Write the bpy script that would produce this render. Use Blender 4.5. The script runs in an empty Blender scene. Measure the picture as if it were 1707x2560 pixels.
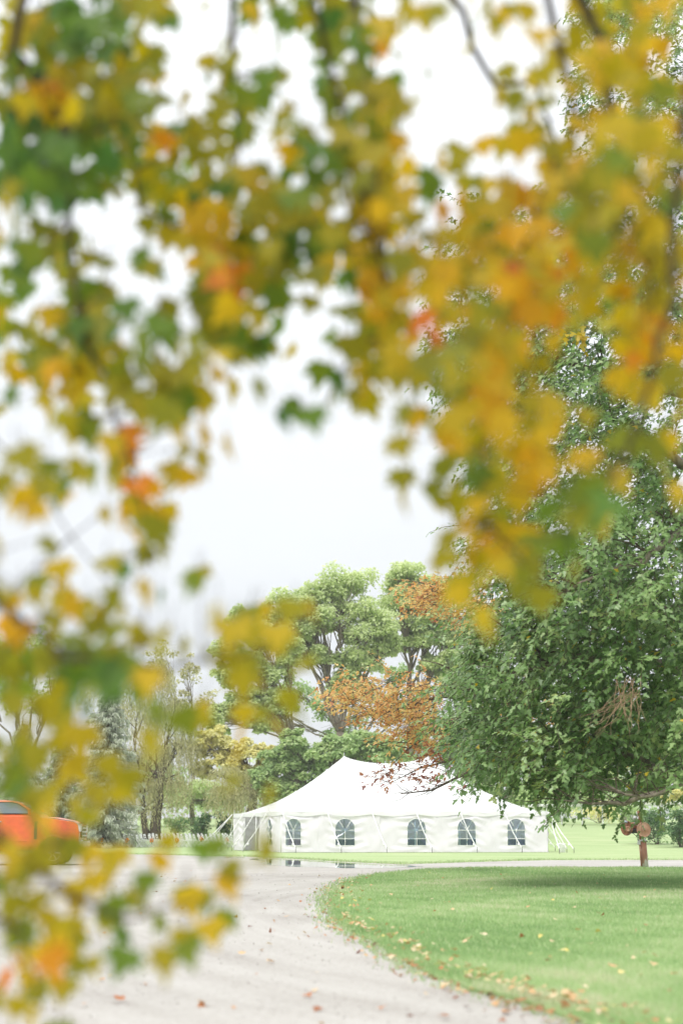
import bpy, bmesh, math, random
import numpy as np
from mathutils import Vector, Matrix

random.seed(7)
RNG = np.random.default_rng(7)
PI = math.pi
scene = bpy.context.scene
COL = scene.collection

# ------------------------------------------------------------------ camera
CAM_H = 1.1
FPX = 50.0 / 36.0 * 2560.0
PITCH = math.atan((2084 - 1280) / FPX)
cam_d = bpy.data.cameras.new('camera')
cam_d.lens = 50
cam_d.sensor_fit = 'AUTO'
cam_d.sensor_width = 36
cam_d.clip_start = 0.05
cam_d.clip_end = 3000
cam_d.dof.use_dof = True
cam_d.dof.focus_distance = 42.0
cam_d.dof.aperture_fstop = 1.3
cam = bpy.data.objects.new('camera', cam_d)
COL.objects.link(cam)
cam.location = (0, 0, CAM_H)
cam.rotation_euler = (PI / 2 + PITCH, 0, 0)
scene.camera = cam

# ------------------------------------------------------------------ world, sun, exposure
SUN_EL, SUN_AZ = math.radians(52), math.radians(215)     # azimuth clockwise from +Y
world = bpy.data.worlds.new('World')
scene.world = world
world.use_nodes = True
nt = world.node_tree
for n in list(nt.nodes):
    nt.nodes.remove(n)
w_out = nt.nodes.new('ShaderNodeOutputWorld')
w_bg = nt.nodes.new('ShaderNodeBackground')
w_bg.inputs['Strength'].default_value = 0.1
sky = nt.nodes.new('ShaderNodeTexSky')
sky.sky_type = 'NISHITA'
sky.sun_disc = False
sky.sun_elevation = SUN_EL
sky.sun_rotation = SUN_AZ
tc = nt.nodes.new('ShaderNodeTexCoord')
sep = nt.nodes.new('ShaderNodeSeparateXYZ')
nt.links.new(tc.outputs['Generated'], sep.inputs[0])
mr = nt.nodes.new('ShaderNodeMapRange')          # overcast layer: gently brighter towards the zenith
mr.inputs['From Min'].default_value = 0.0
mr.inputs['From Max'].default_value = 1.0
mr.inputs['To Min'].default_value = 5.9
mr.inputs['To Max'].default_value = 17.0
pw_ = nt.nodes.new('ShaderNodeMath'); pw_.operation = 'POWER'; pw_.inputs[1].default_value = 1.6; pw_.use_clamp = True
mxz = nt.nodes.new('ShaderNodeMath'); mxz.operation = 'MAXIMUM'; mxz.inputs[1].default_value = 0.0
nt.links.new(sep.outputs['Z'], mxz.inputs[0])
nt.links.new(mxz.outputs[0], pw_.inputs[0])
nt.links.new(pw_.outputs[0], mr.inputs['Value'])
noi = nt.nodes.new('ShaderNodeTexNoise')
noi.inputs['Scale'].default_value = 2.2
noi.inputs['Detail'].default_value = 4.0
mp = nt.nodes.new('ShaderNodeMapping')
mp.inputs['Scale'].default_value = (1.0, 1.0, 3.5)
nt.links.new(tc.outputs['Generated'], mp.inputs['Vector'])
nt.links.new(mp.outputs['Vector'], noi.inputs['Vector'])
mr2 = nt.nodes.new('ShaderNodeMapRange')
mr2.inputs['From Min'].default_value = 0.3
mr2.inputs['From Max'].default_value = 0.7
mr2.inputs['To Min'].default_value = 0.95
mr2.inputs['To Max'].default_value = 1.05
nt.links.new(noi.outputs['Fac'], mr2.inputs['Value'])
mul = nt.nodes.new('ShaderNodeMath'); mul.operation = 'MULTIPLY'
nt.links.new(mr.outputs['Result'], mul.inputs[0])
nt.links.new(mr2.outputs['Result'], mul.inputs[1])
cmb = nt.nodes.new('ShaderNodeVectorMath'); cmb.operation = 'SCALE'
cmb.inputs[0].default_value = (0.965, 0.99, 1.015)
nt.links.new(mul.outputs[0], cmb.inputs['Scale'])
mixw = nt.nodes.new('ShaderNodeMixRGB')
mixw.inputs['Fac'].default_value = 0.92
nt.links.new(sky.outputs['Color'], mixw.inputs['Color1'])
nt.links.new(cmb.outputs[0], mixw.inputs['Color2'])
nt.links.new(mixw.outputs['Color'], w_bg.inputs['Color'])
nt.links.new(w_bg.outputs[0], w_out.inputs['Surface'])

sun_d = bpy.data.lights.new('sun', 'SUN')
sun_d.energy = 1.5
sun_d.angle = math.radians(18)
sun_d.color = (1.0, 0.96, 0.9)
sun = bpy.data.objects.new('sun', sun_d)
COL.objects.link(sun)
sdir = Vector((math.sin(SUN_AZ) * math.cos(SUN_EL), math.cos(SUN_AZ) * math.cos(SUN_EL), math.sin(SUN_EL)))
sun.rotation_euler = sdir.to_track_quat('Z', 'Y').to_euler()
sun.location = (0, 0, 40)

scene.render.engine = 'CYCLES'
scene.cycles.use_denoising = True
scene.cycles.max_bounces = 14
scene.cycles.transparent_max_bounces = 10
scene.cycles.diffuse_bounces = 9
scene.cycles.glossy_bounces = 3
scene.view_settings.view_transform = 'Standard'
scene.view_settings.look = 'None'
scene.view_settings.exposure = 0.6
scene.view_settings.gamma = 1
scene.view_settings.use_curve_mapping = False

# ------------------------------------------------------------------ helpers
def ray(px, py):
    cx, cy = (px - 853.5) / FPX, (1280 - py) / FPX
    return cx, math.cos(PITCH) - cy * math.sin(PITCH), math.sin(PITCH) + cy * math.cos(PITCH)

def at(px, py, Y):
    x, y, z = ray(px, py)
    s = Y / y
    return Vector((x * s, Y, CAM_H + z * s))

def gp(px, py):
    x, y, z = ray(px, py)
    s = -CAM_H / z
    return Vector((x * s, y * s, 0.0))

def ppm(Y):                      # source pixels per metre at depth Y
    return FPX / (Y * math.cos(PITCH))

def terrain(y):
    t = 90.0 * (1 - math.exp(-max(0.0, y - 98.0) / 90.0))
    return 0.055 * t * t / (t + 6.0)

def gx(px, Y):                   # ground point in column px at depth Y
    v = at(px, 2084, Y)
    return Vector((v.x, Y, terrain(Y)))

def setp(o, label=None, cat=None, group=None, kind=None):
    if label: o['label'] = label
    if cat: o['category'] = cat
    if group: o['group'] = group
    if kind: o['kind'] = kind
    return o

def empty(name, loc=(0, 0, 0), rz=0.0, label=None, cat=None, group=None):
    o = bpy.data.objects.new(name, None)
    COL.objects.link(o)
    o.empty_display_size = 0.3
    o.location = loc
    o.rotation_euler = (0, 0, rz)
    return setp(o, label, cat, group)

def link(name, me, parent=None):
    o = bpy.data.objects.new(name, me)
    COL.objects.link(o)
    if parent is not None:
        o.parent = parent
    return o

class MB:
    """collects simple shapes into one mesh"""
    def __init__(self):
        self.v, self.f = [], []
    def add(self, vs, fs):
        n = len(self.v)
        self.v += [tuple(p) for p in vs]
        self.f += [tuple(i + n for i in q) for q in fs]
        return self
    def box(self, c, s, rot=None):
        hx, hy, hz = s[0] / 2, s[1] / 2, s[2] / 2
        vs = [Vector((x, y, z)) for z in (-hz, hz) for x, y in ((-hx, -hy), (hx, -hy), (hx, hy), (-hx, hy))]
        if rot is not None:
            vs = [rot @ p for p in vs]
        c = Vector(c)
        return self.add([p + c for p in vs], [(0, 3, 2, 1), (4, 5, 6, 7), (0, 1, 5, 4), (1, 2, 6, 5), (2, 3, 7, 6), (3, 0, 4, 7)])
    def tube(self, pts, rad, n=8, cap=True):
        pts = [Vector(p) for p in pts]
        if not hasattr(rad, '__len__'):
            rad = [rad] * len(pts)
        rings, fs = [], []
        prev = None
        for i, p in enumerate(pts):
            d = (pts[min(i + 1, len(pts) - 1)] - pts[max(i - 1, 0)])
            d = d.normalized() if d.length > 1e-9 else Vector((0, 0, 1))
            if prev is None:
                a = Vector((1, 0, 0)) if abs(d.x) < 0.8 else Vector((0, 1, 0))
            else:
                a = prev
            a = (a - d * a.dot(d)).normalized()
            b = d.cross(a)
            prev = a
            for k in range(n):
                t = 2 * PI * k / n
                rings.append(p + (a * math.cos(t) + b * math.sin(t)) * rad[i])
        m = len(pts)
        for i in range(m - 1):
            for k in range(n):
                fs.append((i * n + k, i * n + (k + 1) % n, (i + 1) * n + (k + 1) % n, (i + 1) * n + k))
        if cap:
            fs.append(tuple(range(n - 1, -1, -1)))
            fs.append(tuple(range((m - 1) * n, m * n)))
        return self.add(rings, fs)
    def lathe(self, c, axis, prof, n=24):
        """prof: list of (distance along axis, radius)"""
        c, axis = Vector(c), Vector(axis).normalized()
        a = Vector((0, 0, 1)) if abs(axis.z) < 0.8 else Vector((1, 0, 0))
        a = (a - axis * a.dot(axis)).normalized()
        b = axis.cross(a)
        vs, fs = [], []
        for h, r in prof:
            for k in range(n):
                t = 2 * PI * k / n
                vs.append(c + axis * h + (a * math.cos(t) + b * math.sin(t)) * max(r, 1e-4))
        for i in range(len(prof) - 1):
            for k in range(n):
                fs.append((i * n + k, i * n + (k + 1) % n, (i + 1) * n + (k + 1) % n, (i + 1) * n + k))
        fs.append(tuple(range(n - 1, -1, -1)))
        fs.append(tuple(range((len(prof) - 1) * n, len(prof) * n)))
        return self.add(vs, fs)
    def mesh(self, name, mat, smooth=False):
        me = bpy.data.meshes.new(name)
        me.from_pydata(self.v, [], self.f)
        me.materials.append(mat)
        if smooth:
            me.polygons.foreach_set('use_smooth', [True] * len(me.polygons))
        me.update()
        return me
    def build(self, name, mat, parent=None, smooth=False):
        return link(name, self.mesh(name, mat, smooth), parent)

def bevel(o, w=0.02, seg=2, ang=35):
    m = o.modifiers.new('bevel', 'BEVEL')
    m.width = w; m.segments = seg; m.limit_method = 'ANGLE'; m.angle_limit = math.radians(ang)
    return o

def inpoly(x, y, poly):
    x, y = np.asarray(x), np.asarray(y)
    ins = np.zeros(x.shape, bool)
    n = len(poly)
    j = n - 1
    for i in range(n):
        xi, yi = poly[i]; xj, yj = poly[j]
        if yi != yj:
            c = ((yi > y) != (yj > y)) & (x < (xj - xi) * (y - yi) / (yj - yi) + xi)
            ins ^= c
        j = i
    return ins

def norm(a):
    return a / np.maximum(np.linalg.norm(a, axis=-1, keepdims=True), 1e-9)

# ------------------------------------------------------------------ materials
def new_mat(name):
    m = bpy.data.materials.new(name)
    m.use_nodes = True
    t = m.node_tree
    for n in list(t.nodes):
        t.nodes.remove(n)
    out = t.nodes.new('ShaderNodeOutputMaterial')
    b = t.nodes.new('ShaderNodeBsdfPrincipled')
    t.links.new(b.outputs[0], out.inputs['Surface'])
    return m, t, b, out

def ramp_node(t, stops):
    r = t.nodes.new('ShaderNodeValToRGB')
    e = r.color_ramp.elements
    while len(e) > 1:
        e.remove(e[-1])
    e[0].position = stops[0][0]; e[0].color = (*stops[0][1], 1)
    for p, c in stops[1:]:
        k = e.new(p); k.color = (*c, 1)
    return r

def noise_mat(name, stops, scale=5.0, detail=6, rough=0.7, stretch=(1, 1, 1), bump=0.0, bscale=None, spec=0.3, metal=0.0, distort=0.0):
    m, t, b, out = new_mat(name)
    tcn = t.nodes.new('ShaderNodeTexCoord')
    mpn = t.nodes.new('ShaderNodeMapping')
    mpn.inputs['Scale'].default_value = stretch
    t.links.new(tcn.outputs['Object'], mpn.inputs['Vector'])
    no = t.nodes.new('ShaderNodeTexNoise')
    no.inputs['Scale'].default_value = scale
    no.inputs['Detail'].default_value = detail
    no.inputs['Distortion'].default_value = distort
    t.links.new(mpn.outputs[0], no.inputs['Vector'])
    r = ramp_node(t, stops)
    t.links.new(no.outputs['Fac'], r.inputs['Fac'])
    t.links.new(r.outputs['Color'], b.inputs['Base Color'])
    b.inputs['Roughness'].default_value = rough
    b.inputs['Specular IOR Level'].default_value = spec
    b.inputs['Metallic'].default_value = metal
    if bump:
        n2 = t.nodes.new('ShaderNodeTexNoise')
        n2.inputs['Scale'].default_value = bscale or scale * 4
        n2.inputs['Detail'].default_value = 5
        t.links.new(mpn.outputs[0], n2.inputs['Vector'])
        bp = t.nodes.new('ShaderNodeBump')
        bp.inputs['Strength'].default_value = bump
        bp.inputs['Distance'].default_value = 0.02
        t.links.new(n2.outputs['Fac'], bp.inputs['Height'])
        t.links.new(bp.outputs[0], b.inputs['Normal'])
    return m

def plain(name, c, rough=0.5, spec=0.5, metal=0.0, coat=0.0):
    v = [(0.3, tuple(x * 0.9 for x in c)), (0.7, tuple(min(1, x * 1.06) for x in c))]
    m = noise_mat(name, v, 6, 4, rough, spec=spec, metal=metal)
    if coat:
        for n in m.node_tree.nodes:
            if n.type == 'BSDF_PRINCIPLED':
                n.inputs['Coat Weight'].default_value = coat
                n.inputs['Coat Roughness'].default_value = 0.05
    return m

def leaf_mat(name, stops, transl=0.35, rough=0.5, spec=0.35, tval=1.25):
    m, t, b, out = new_mat(name)
    a = t.nodes.new('ShaderNodeAttribute'); a.attribute_name = 'tint'
    r = ramp_node(t, stops)
    t.links.new(a.outputs['Fac'], r.inputs['Fac'])
    t.links.new(r.outputs['Color'], b.inputs['Base Color'])
    b.inputs['Roughness'].default_value = rough
    b.inputs['Specular IOR Level'].default_value = spec
    tr = t.nodes.new('ShaderNodeBsdfTranslucent')
    hs = t.nodes.new('ShaderNodeHueSaturation')
    hs.inputs['Saturation'].default_value = 1.1
    hs.inputs['Value'].default_value = tval
    t.links.new(r.outputs['Color'], hs.inputs['Color'])
    t.links.new(hs.outputs[0], tr.inputs['Color'])
    mx = t.nodes.new('ShaderNodeMixShader')
    mx.inputs[0].default_value = transl
    t.links.new(b.outputs[0], mx.inputs[1])
    t.links.new(tr.outputs[0], mx.inputs[2])
    t.links.new(mx.outputs[0], out.inputs['Surface'])
    return m

M = {}
M['bark'] = noise_mat('bark', [(0.3, (0.05, 0.038, 0.028)), (0.7, (0.17, 0.135, 0.1))], 6, 8, 0.9, (3, 3, 0.5), 0.8, 14)
M['bark_grey'] = noise_mat('bark_grey', [(0.3, (0.13, 0.105, 0.08)), (0.7, (0.3, 0.26, 0.2))], 5, 8, 0.9, (3, 3, 0.5), 0.8, 12)
M['bark_dark'] = noise_mat('bark_dark', [(0.3, (0.03, 0.022, 0.016)), (0.7, (0.09, 0.07, 0.05))], 8, 8, 0.9, (2, 2, 0.6), 0.6, 30)
M['dead_twig'] = noise_mat('dead_twig', [(0.3, (0.2, 0.11, 0.06)), (0.7, (0.42, 0.3, 0.2))], 8, 4, 0.9)

L = {}
L['front'] = leaf_mat('front_maple_leaf', [(0.0, (0.08, 0.18, 0.04)), (0.22, (0.16, 0.25, 0.035)), (0.36, (0.25, 0.255, 0.03)), (0.52, (0.40, 0.345, 0.035)),
                      (0.72, (0.64, 0.45, 0.04)), (0.86, (0.68, 0.34, 0.02)), (1.0, (0.70, 0.22, 0.05))], 0.5, 0.55, 0.3, 1.3)
L['green'] = leaf_mat('green_maple_leaf', [(0.0, (0.085, 0.165, 0.05)), (0.45, (0.195, 0.315, 0.105)), (0.8, (0.34, 0.46, 0.2)),
                      (0.95, (0.40, 0.46, 0.17)), (1.0, (0.66, 0.48, 0.04))], 0.4, 0.38, 0.7, 1.25)
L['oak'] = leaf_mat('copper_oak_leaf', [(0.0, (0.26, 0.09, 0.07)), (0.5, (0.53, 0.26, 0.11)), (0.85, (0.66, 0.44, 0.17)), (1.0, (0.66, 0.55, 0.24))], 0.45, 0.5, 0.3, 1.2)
L['light'] = leaf_mat('light_green_leaf', [(0.0, (0.44, 0.53, 0.26)), (0.5, (0.6, 0.67, 0.38)), (1.0, (0.66, 0.71, 0.43))], 0.58, 0.5, 0.3, 1.2)
L['mid'] = leaf_mat('mid_green_leaf', [(0.0, (0.26, 0.385, 0.16)), (0.5, (0.42, 0.54, 0.25)), (1.0, (0.56, 0.63, 0.32))], 0.45, 0.5, 0.3, 1.2)
L['yellow'] = leaf_mat('yellow_leaf', [(0.0, (0.62, 0.6, 0.26)), (0.5, (0.78, 0.75, 0.38)), (1.0, (0.83, 0.8, 0.5))], 0.5, 0.5, 0.3, 1.15)
L['willow'] = leaf_mat('willow_leaf', [(0.0, (0.34, 0.34, 0.17)), (0.6, (0.53, 0.51, 0.28)), (1.0, (0.64, 0.61, 0.36))], 0.4, 0.5, 0.3, 1.2)
L['spruce'] = leaf_mat('spruce_needle', [(0.0, (0.19, 0.24, 0.16)), (0.5, (0.42, 0.46, 0.35)), (1.0, (0.62, 0.64, 0.53))], 0.35, 0.6, 0.3, 1.1)
L['shrub'] = leaf_mat('shrub_leaf', [(0.0, (0.05, 0.12, 0.04)), (0.6, (0.13, 0.24, 0.09)), (1.0, (0.28, 0.36, 0.14))], 0.3, 0.5, 0.35, 1.2)
L['reed'] = leaf_mat('reed_blade', [(0.0, (0.3, 0.22, 0.12)), (1.0, (0.6, 0.5, 0.32))], 0.3, 0.7, 0.2)
L['grass'] = leaf_mat('lawn_blade', [(0.0, (0.19, 0.305, 0.12)), (0.5, (0.325, 0.455, 0.205)), (0.85, (0.46, 0.55, 0.3)), (1.0, (0.58, 0.57, 0.4))], 0.45, 0.5, 0.3, 1.2)
L['litter'] = leaf_mat('fallen_leaf_skin', [(0.0, (0.13, 0.045, 0.03)), (0.35, (0.46, 0.19, 0.08)), (0.6, (0.58, 0.39, 0.2)), (0.85, (0.62, 0.53, 0.36)), (1.0, (0.6, 0.5, 0.16))], 0.15, 0.6, 0.3)

# ------------------------------------------------------------------ leaf clouds
def tpl(points, faces):
    return np.array(points, float), np.array(faces, int)

T_QUAD = tpl([(-.5, 0, 0), (0, -.5, .0), (.5, 0, 0.06), (0, .55, 0)], [(0, 1, 2), (0, 2, 3)])
T_NARROW = tpl([(-.1, 0, 0), (.1, 0, 0), (.07, .6, .03), (0, 1, -.03), (-.07, .6, .03)], [(0, 1, 2), (0, 2, 4), (4, 2, 3)])
T_BLADE = tpl([(-.5, 0, 0), (.5, 0, 0), (0, 1, 0)], [(0, 1, 2)])
def maple_tpl(rich=True):
    if rich:
        out = [(0, 0), (.16, .03), (.36, -.06), (.34, .1), (.56, .22), (.42, .34), (.60, .62), (.36, .56), (.27, .5), (.2, .66), (.16, .72), (0, 1.04)]
    else:
        out = [(0, 0), (.3, .02), (.52, .26), (.3, .38), (.34, .66), (.15, .6), (0, 1.02)]
    right = out
    left = [(-x, y) for x, y in out[1:-1]]
    pts = [(0, .36, -.03)]
    for x, y in right:
        pts.append((x, y, .16 * abs(x) + .12 * x * x - .10 * (y - .3) ** 2))
    for x, y in reversed(left):
        pts.append((x, y, .13 * abs(x) + .16 * x * x - .10 * (y - .3) ** 2))
    n = len(pts) - 1
    fs = [(0, 1 + k, 1 + (k + 1) % n) for k in range(n)]
    return tpl(pts, fs)
T_MAPLE = maple_tpl(True)
T_MAPLE_S = maple_tpl(False)
T_LOBE = tpl([(0, 0, 0), (.42, .3, .06), (.16, .42, 0), (.2, .75, .03), (0, 1, -.05), (-.2, .75, .03), (-.16, .42, 0), (-.42, .3, .06)],
             [(0, 1, 2), (0, 2, 6), (0, 6, 7), (2, 3, 4), (2, 4, 6), (6, 4, 5)])

def leaf_arrays(pos, tip, nrm, size, template):
    V, F = template
    tip = norm(tip)
    nrm = norm(nrm - tip * np.sum(nrm * tip, -1, keepdims=True))
    xax = np.cross(tip, nrm)
    if np.ndim(size) == 0:
        size = np.full(len(pos), float(size))
    w = size[:, None, None] if size.ndim == 1 else None
    if size.ndim == 2:                      # separate width and length
        vx, vy = V[None, :, 0:1] * size[:, None, 0:1], V[None, :, 1:2] * size[:, None, 1:2]
        vz = V[None, :, 2:3] * size[:, None, 1:2]
    else:
        vx, vy, vz = V[None, :, 0:1] * w, V[None, :, 1:2] * w, V[None, :, 2:3] * w
    P = pos[:, None, :] + vx * xax[:, None, :] + vy * tip[:, None, :] + vz * nrm[:, None, :]
    n, k = len(pos), len(V)
    faces = (F[None] + (np.arange(n) * k)[:, None, None]).reshape(-1, 3)
    return P.reshape(-1, 3), faces

def tri_mesh(name, verts, faces, tint, mat):
    me = bpy.data.meshes.new(name)
    me.vertices.add(len(verts))
    me.vertices.foreach_set('co', np.ascontiguousarray(verts, dtype=np.float32).ravel())
    me.loops.add(len(faces) * 3)
    me.loops.foreach_set('vertex_index', np.ascontiguousarray(faces, dtype=np.int32).ravel())
    me.polygons.add(len(faces))
    me.polygons.foreach_set('loop_start', np.arange(0, len(faces) * 3, 3, dtype=np.int32))
    me.update(calc_edges=True)
    at_ = me.attributes.new('tint', 'FLOAT', 'FACE')
    at_.data.foreach_set('value', np.ascontiguousarray(tint, dtype=np.float32))
    me.materials.append(mat)
    return me

def leaf_cloud(name, pos, tip, nrm, size, tint, template, mat, parent=None, kind='stuff'):
    v, f = leaf_arrays(pos, tip, nrm, size, template)
    me = tri_mesh(name, v, f, np.repeat(np.clip(tint, 0, 1), len(template[1])), mat)
    o = link(name, me, parent)
    if kind:
        o['kind'] = kind
    return o

def rdir(n):
    return norm(RNG.normal(size=(n, 3)))

_leaf_lib = {}
def leaf_variant(key, template, tint, mat, bend=0.0):
    k = (key, round(float(tint) * 11))
    if k not in _leaf_lib:
        V, F = template
        _leaf_lib[k] = tri_mesh('leaf', V, F, np.full(len(F), k[1] / 11.0), mat)
    return _leaf_lib[k]

def single_leaves(pos, tip, nrm, size, tint, template, key, mat, parent, name='leaf'):
    """each leaf an object of its own, sharing mesh data"""
    tip = norm(tip)
    nrm = norm(nrm - tip * np.sum(nrm * tip, -1, keepdims=True))
    xax = np.cross(tip, nrm)
    res = []
    for i in range(len(pos)):
        o = link(name, leaf_variant(key, template, tint[i], mat), parent)
        s = float(size[i])
        m = Matrix(((xax[i][0] * s, tip[i][0] * s, nrm[i][0] * s, pos[i][0]),
                    (xax[i][1] * s, tip[i][1] * s, nrm[i][1] * s, pos[i][1]),
                    (xax[i][2] * s, tip[i][2] * s, nrm[i][2] * s, pos[i][2]), (0, 0, 0, 1)))
        if parent is not None:
            o.matrix_parent_inverse = Matrix.Identity(4)
            m = Matrix.Translation(-parent.location) @ m
        o.matrix_local = m
        res.append(o)
    return res

# ================================================================== SETTING
# ---- meadow sheet with a rise behind the tent
def make_meadow():
    ys = sorted(set([-60, -20, 0, 20, 40, 60, 80, 90, 95] + list(range(97, 130, 2)) + list(range(130, 320, 10)) + [350, 400, 480, 600, 800]))
    xs = list(range(-400, 401, 20))
    v = [(x, y, min(terrain(y), 22) + (0.25 * math.sin(x * 0.07 + 1.0) * min(1, max(0, (y - 105) / 40)))) for y in ys for x in xs]
    nx = len(xs)
    f = [(j * nx + i, j * nx + i + 1, (j + 1) * nx + i + 1, (j + 1) * nx + i) for j in range(len(ys) - 1) for i in range(nx - 1)]
    m, t, b, out = new_mat('meadow_grass')
    tcn = t.nodes.new('ShaderNodeTexCoord')
    n1 = t.nodes.new('ShaderNodeTexNoise'); n1.inputs['Scale'].default_value = 0.35; n1.inputs['Detail'].default_value = 8
    mpn = t.nodes.new('ShaderNodeMapping'); mpn.inputs['Scale'].default_value = (0.5, 1.6, 1)
    t.links.new(tcn.outputs['Object'], mpn.inputs[0]); t.links.new(mpn.outputs[0], n1.inputs['Vector'])
    n2 = t.nodes.new('ShaderNodeTexNoise'); n2.inputs['Scale'].default_value = 9; n2.inputs['Detail'].default_value = 6
    t.links.new(tcn.outputs['Object'], n2.inputs['Vector'])
    add = t.nodes.new('ShaderNodeMath'); add.operation = 'MULTIPLY_ADD'; add.inputs[1].default_value = 0.45
    t.links.new(n2.outputs['Fac'], add.inputs[0])
    sc = t.nodes.new('ShaderNodeMath'); sc.operation = 'MULTIPLY'; sc.inputs[1].default_value = 0.6
    t.links.new(n1.outputs['Fac'], sc.inputs[0]); t.links.new(sc.outputs[0], add.inputs[2])
    r = ramp_node(t, [(0.3, (0.23, 0.32, 0.14)), (0.5, (0.32, 0.41, 0.195)), (0.62, (0.385, 0.45, 0.235)), (0.78, (0.46, 0.42, 0.28))])
    t.links.new(add.outputs[0], r.inputs['Fac']); t.links.new(r.outputs['Color'], b.inputs['Base Color'])
    b.inputs['Roughness'].default_value = 0.9; b.inputs['Specular IOR Level'].default_value = 0.1
    bp = t.nodes.new('ShaderNodeBump'); bp.inputs['Strength'].default_value = 0.5; bp.inputs['Distance'].default_value = 0.05
    t.links.new(n2.outputs['Fac'], bp.inputs['Height']); t.links.new(bp.outputs[0], b.inputs['Normal'])
    mb = MB(); mb.add(v, f)
    setp(mb.build('meadow', m, None, True), kind='structure')
make_meadow()

def densify(pts, step):
    res = []
    n = len(pts)
    for i in range(n):
        a, b_ = Vector(pts[i]), Vector(pts[(i + 1) % n])
        k = max(1, int((b_ - a).length / step))
        for j in range(k):
            res.append(a + (b_ - a) * (j / k))
    return res

# near lawn outline (photograph pixels on flat ground)
LAWN_PX = [(1707, 2172), (1540, 2171.5), (1364, 2171), (1183, 2172.5), (1062, 2177), (971, 2186), (905, 2197), (862, 2212), (838, 2230), (829, 2262),
           (848, 2305), (887, 2334), (950, 2366), (1020, 2410), (1092, 2448), (1183, 2482), (1303, 2513), (1400, 2546), (1500, 2585), (1640, 2650)]
lawn_w = [(36, 46.5)] + [(gp(a, b).x, gp(a, b).y) for a, b in LAWN_PX] + [(8, 6.2), (36, 6.0)]
LAWN_EDGE = [Vector((p[0], p[1])) for p in lawn_w[1:-2]]
LAWN = []
for p in densify([Vector((x, y, 0)) for x, y in lawn_w], 0.35):
    j = 0.012 * p.y * 0.35
    LAWN.append((p.x + random.uniform(-j, j), p.y + random.uniform(-j, j)))

FAR_PX = [(-260, 2136), (0, 2136), (200, 2136), (340, 2136.5), (460, 2139), (575, 2142), (616, 2142), (678, 2145.5), (770, 2150), (869, 2156), (1000, 2161.5), (1090, 2159),
          (1183, 2155.5), (1364, 2151), (1540, 2150.5), (1707, 2151)]
far_w = [(gp(a, b).x, gp(a, b).y) for a, b in FAR_PX]
GRAVEL = []
raw = [(-45, far_w[0][1] - 2)] + far_w + [(50, 62), (50, 40), (40, -12), (-45, -12)]
for p in densify([Vector((x, y, 0)) for x, y in raw], 0.8):
    j = 0.10 if p.y > 40 else 0.0
    GRAVEL.append((p.x + random.uniform(-j, j), p.y + random.uniform(-j * 2, j * 2)))

def sheet(name, poly, z, mat, kind='structure', thick=0.0):
    bm = bmesh.new()
    vs = [bm.verts.new((x, y, z)) for x, y in poly]
    f = bm.faces.new(vs)
    if f.normal.z < 0:
        f.normal_flip()
    bm.normal_update()
    if f.normal.z < 0:
        bmesh.ops.reverse_faces(bm, faces=[f])
    if thick:
        ex = bmesh.ops.extrude_edge_only(bm, edges=list(f.edges))
        for g in ex['geom']:
            if isinstance(g, bmesh.types.BMVert):
                g.co.z -= thick
    bmesh.ops.triangulate(bm, faces=[x for x in bm.faces if len(x.verts) > 4])
    me = bpy.data.meshes.new(name)
    bm.to_mesh(me); bm.free()
    me.materials.append(mat)
    o = link(name, me)
    o['kind'] = kind
    return o

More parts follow.
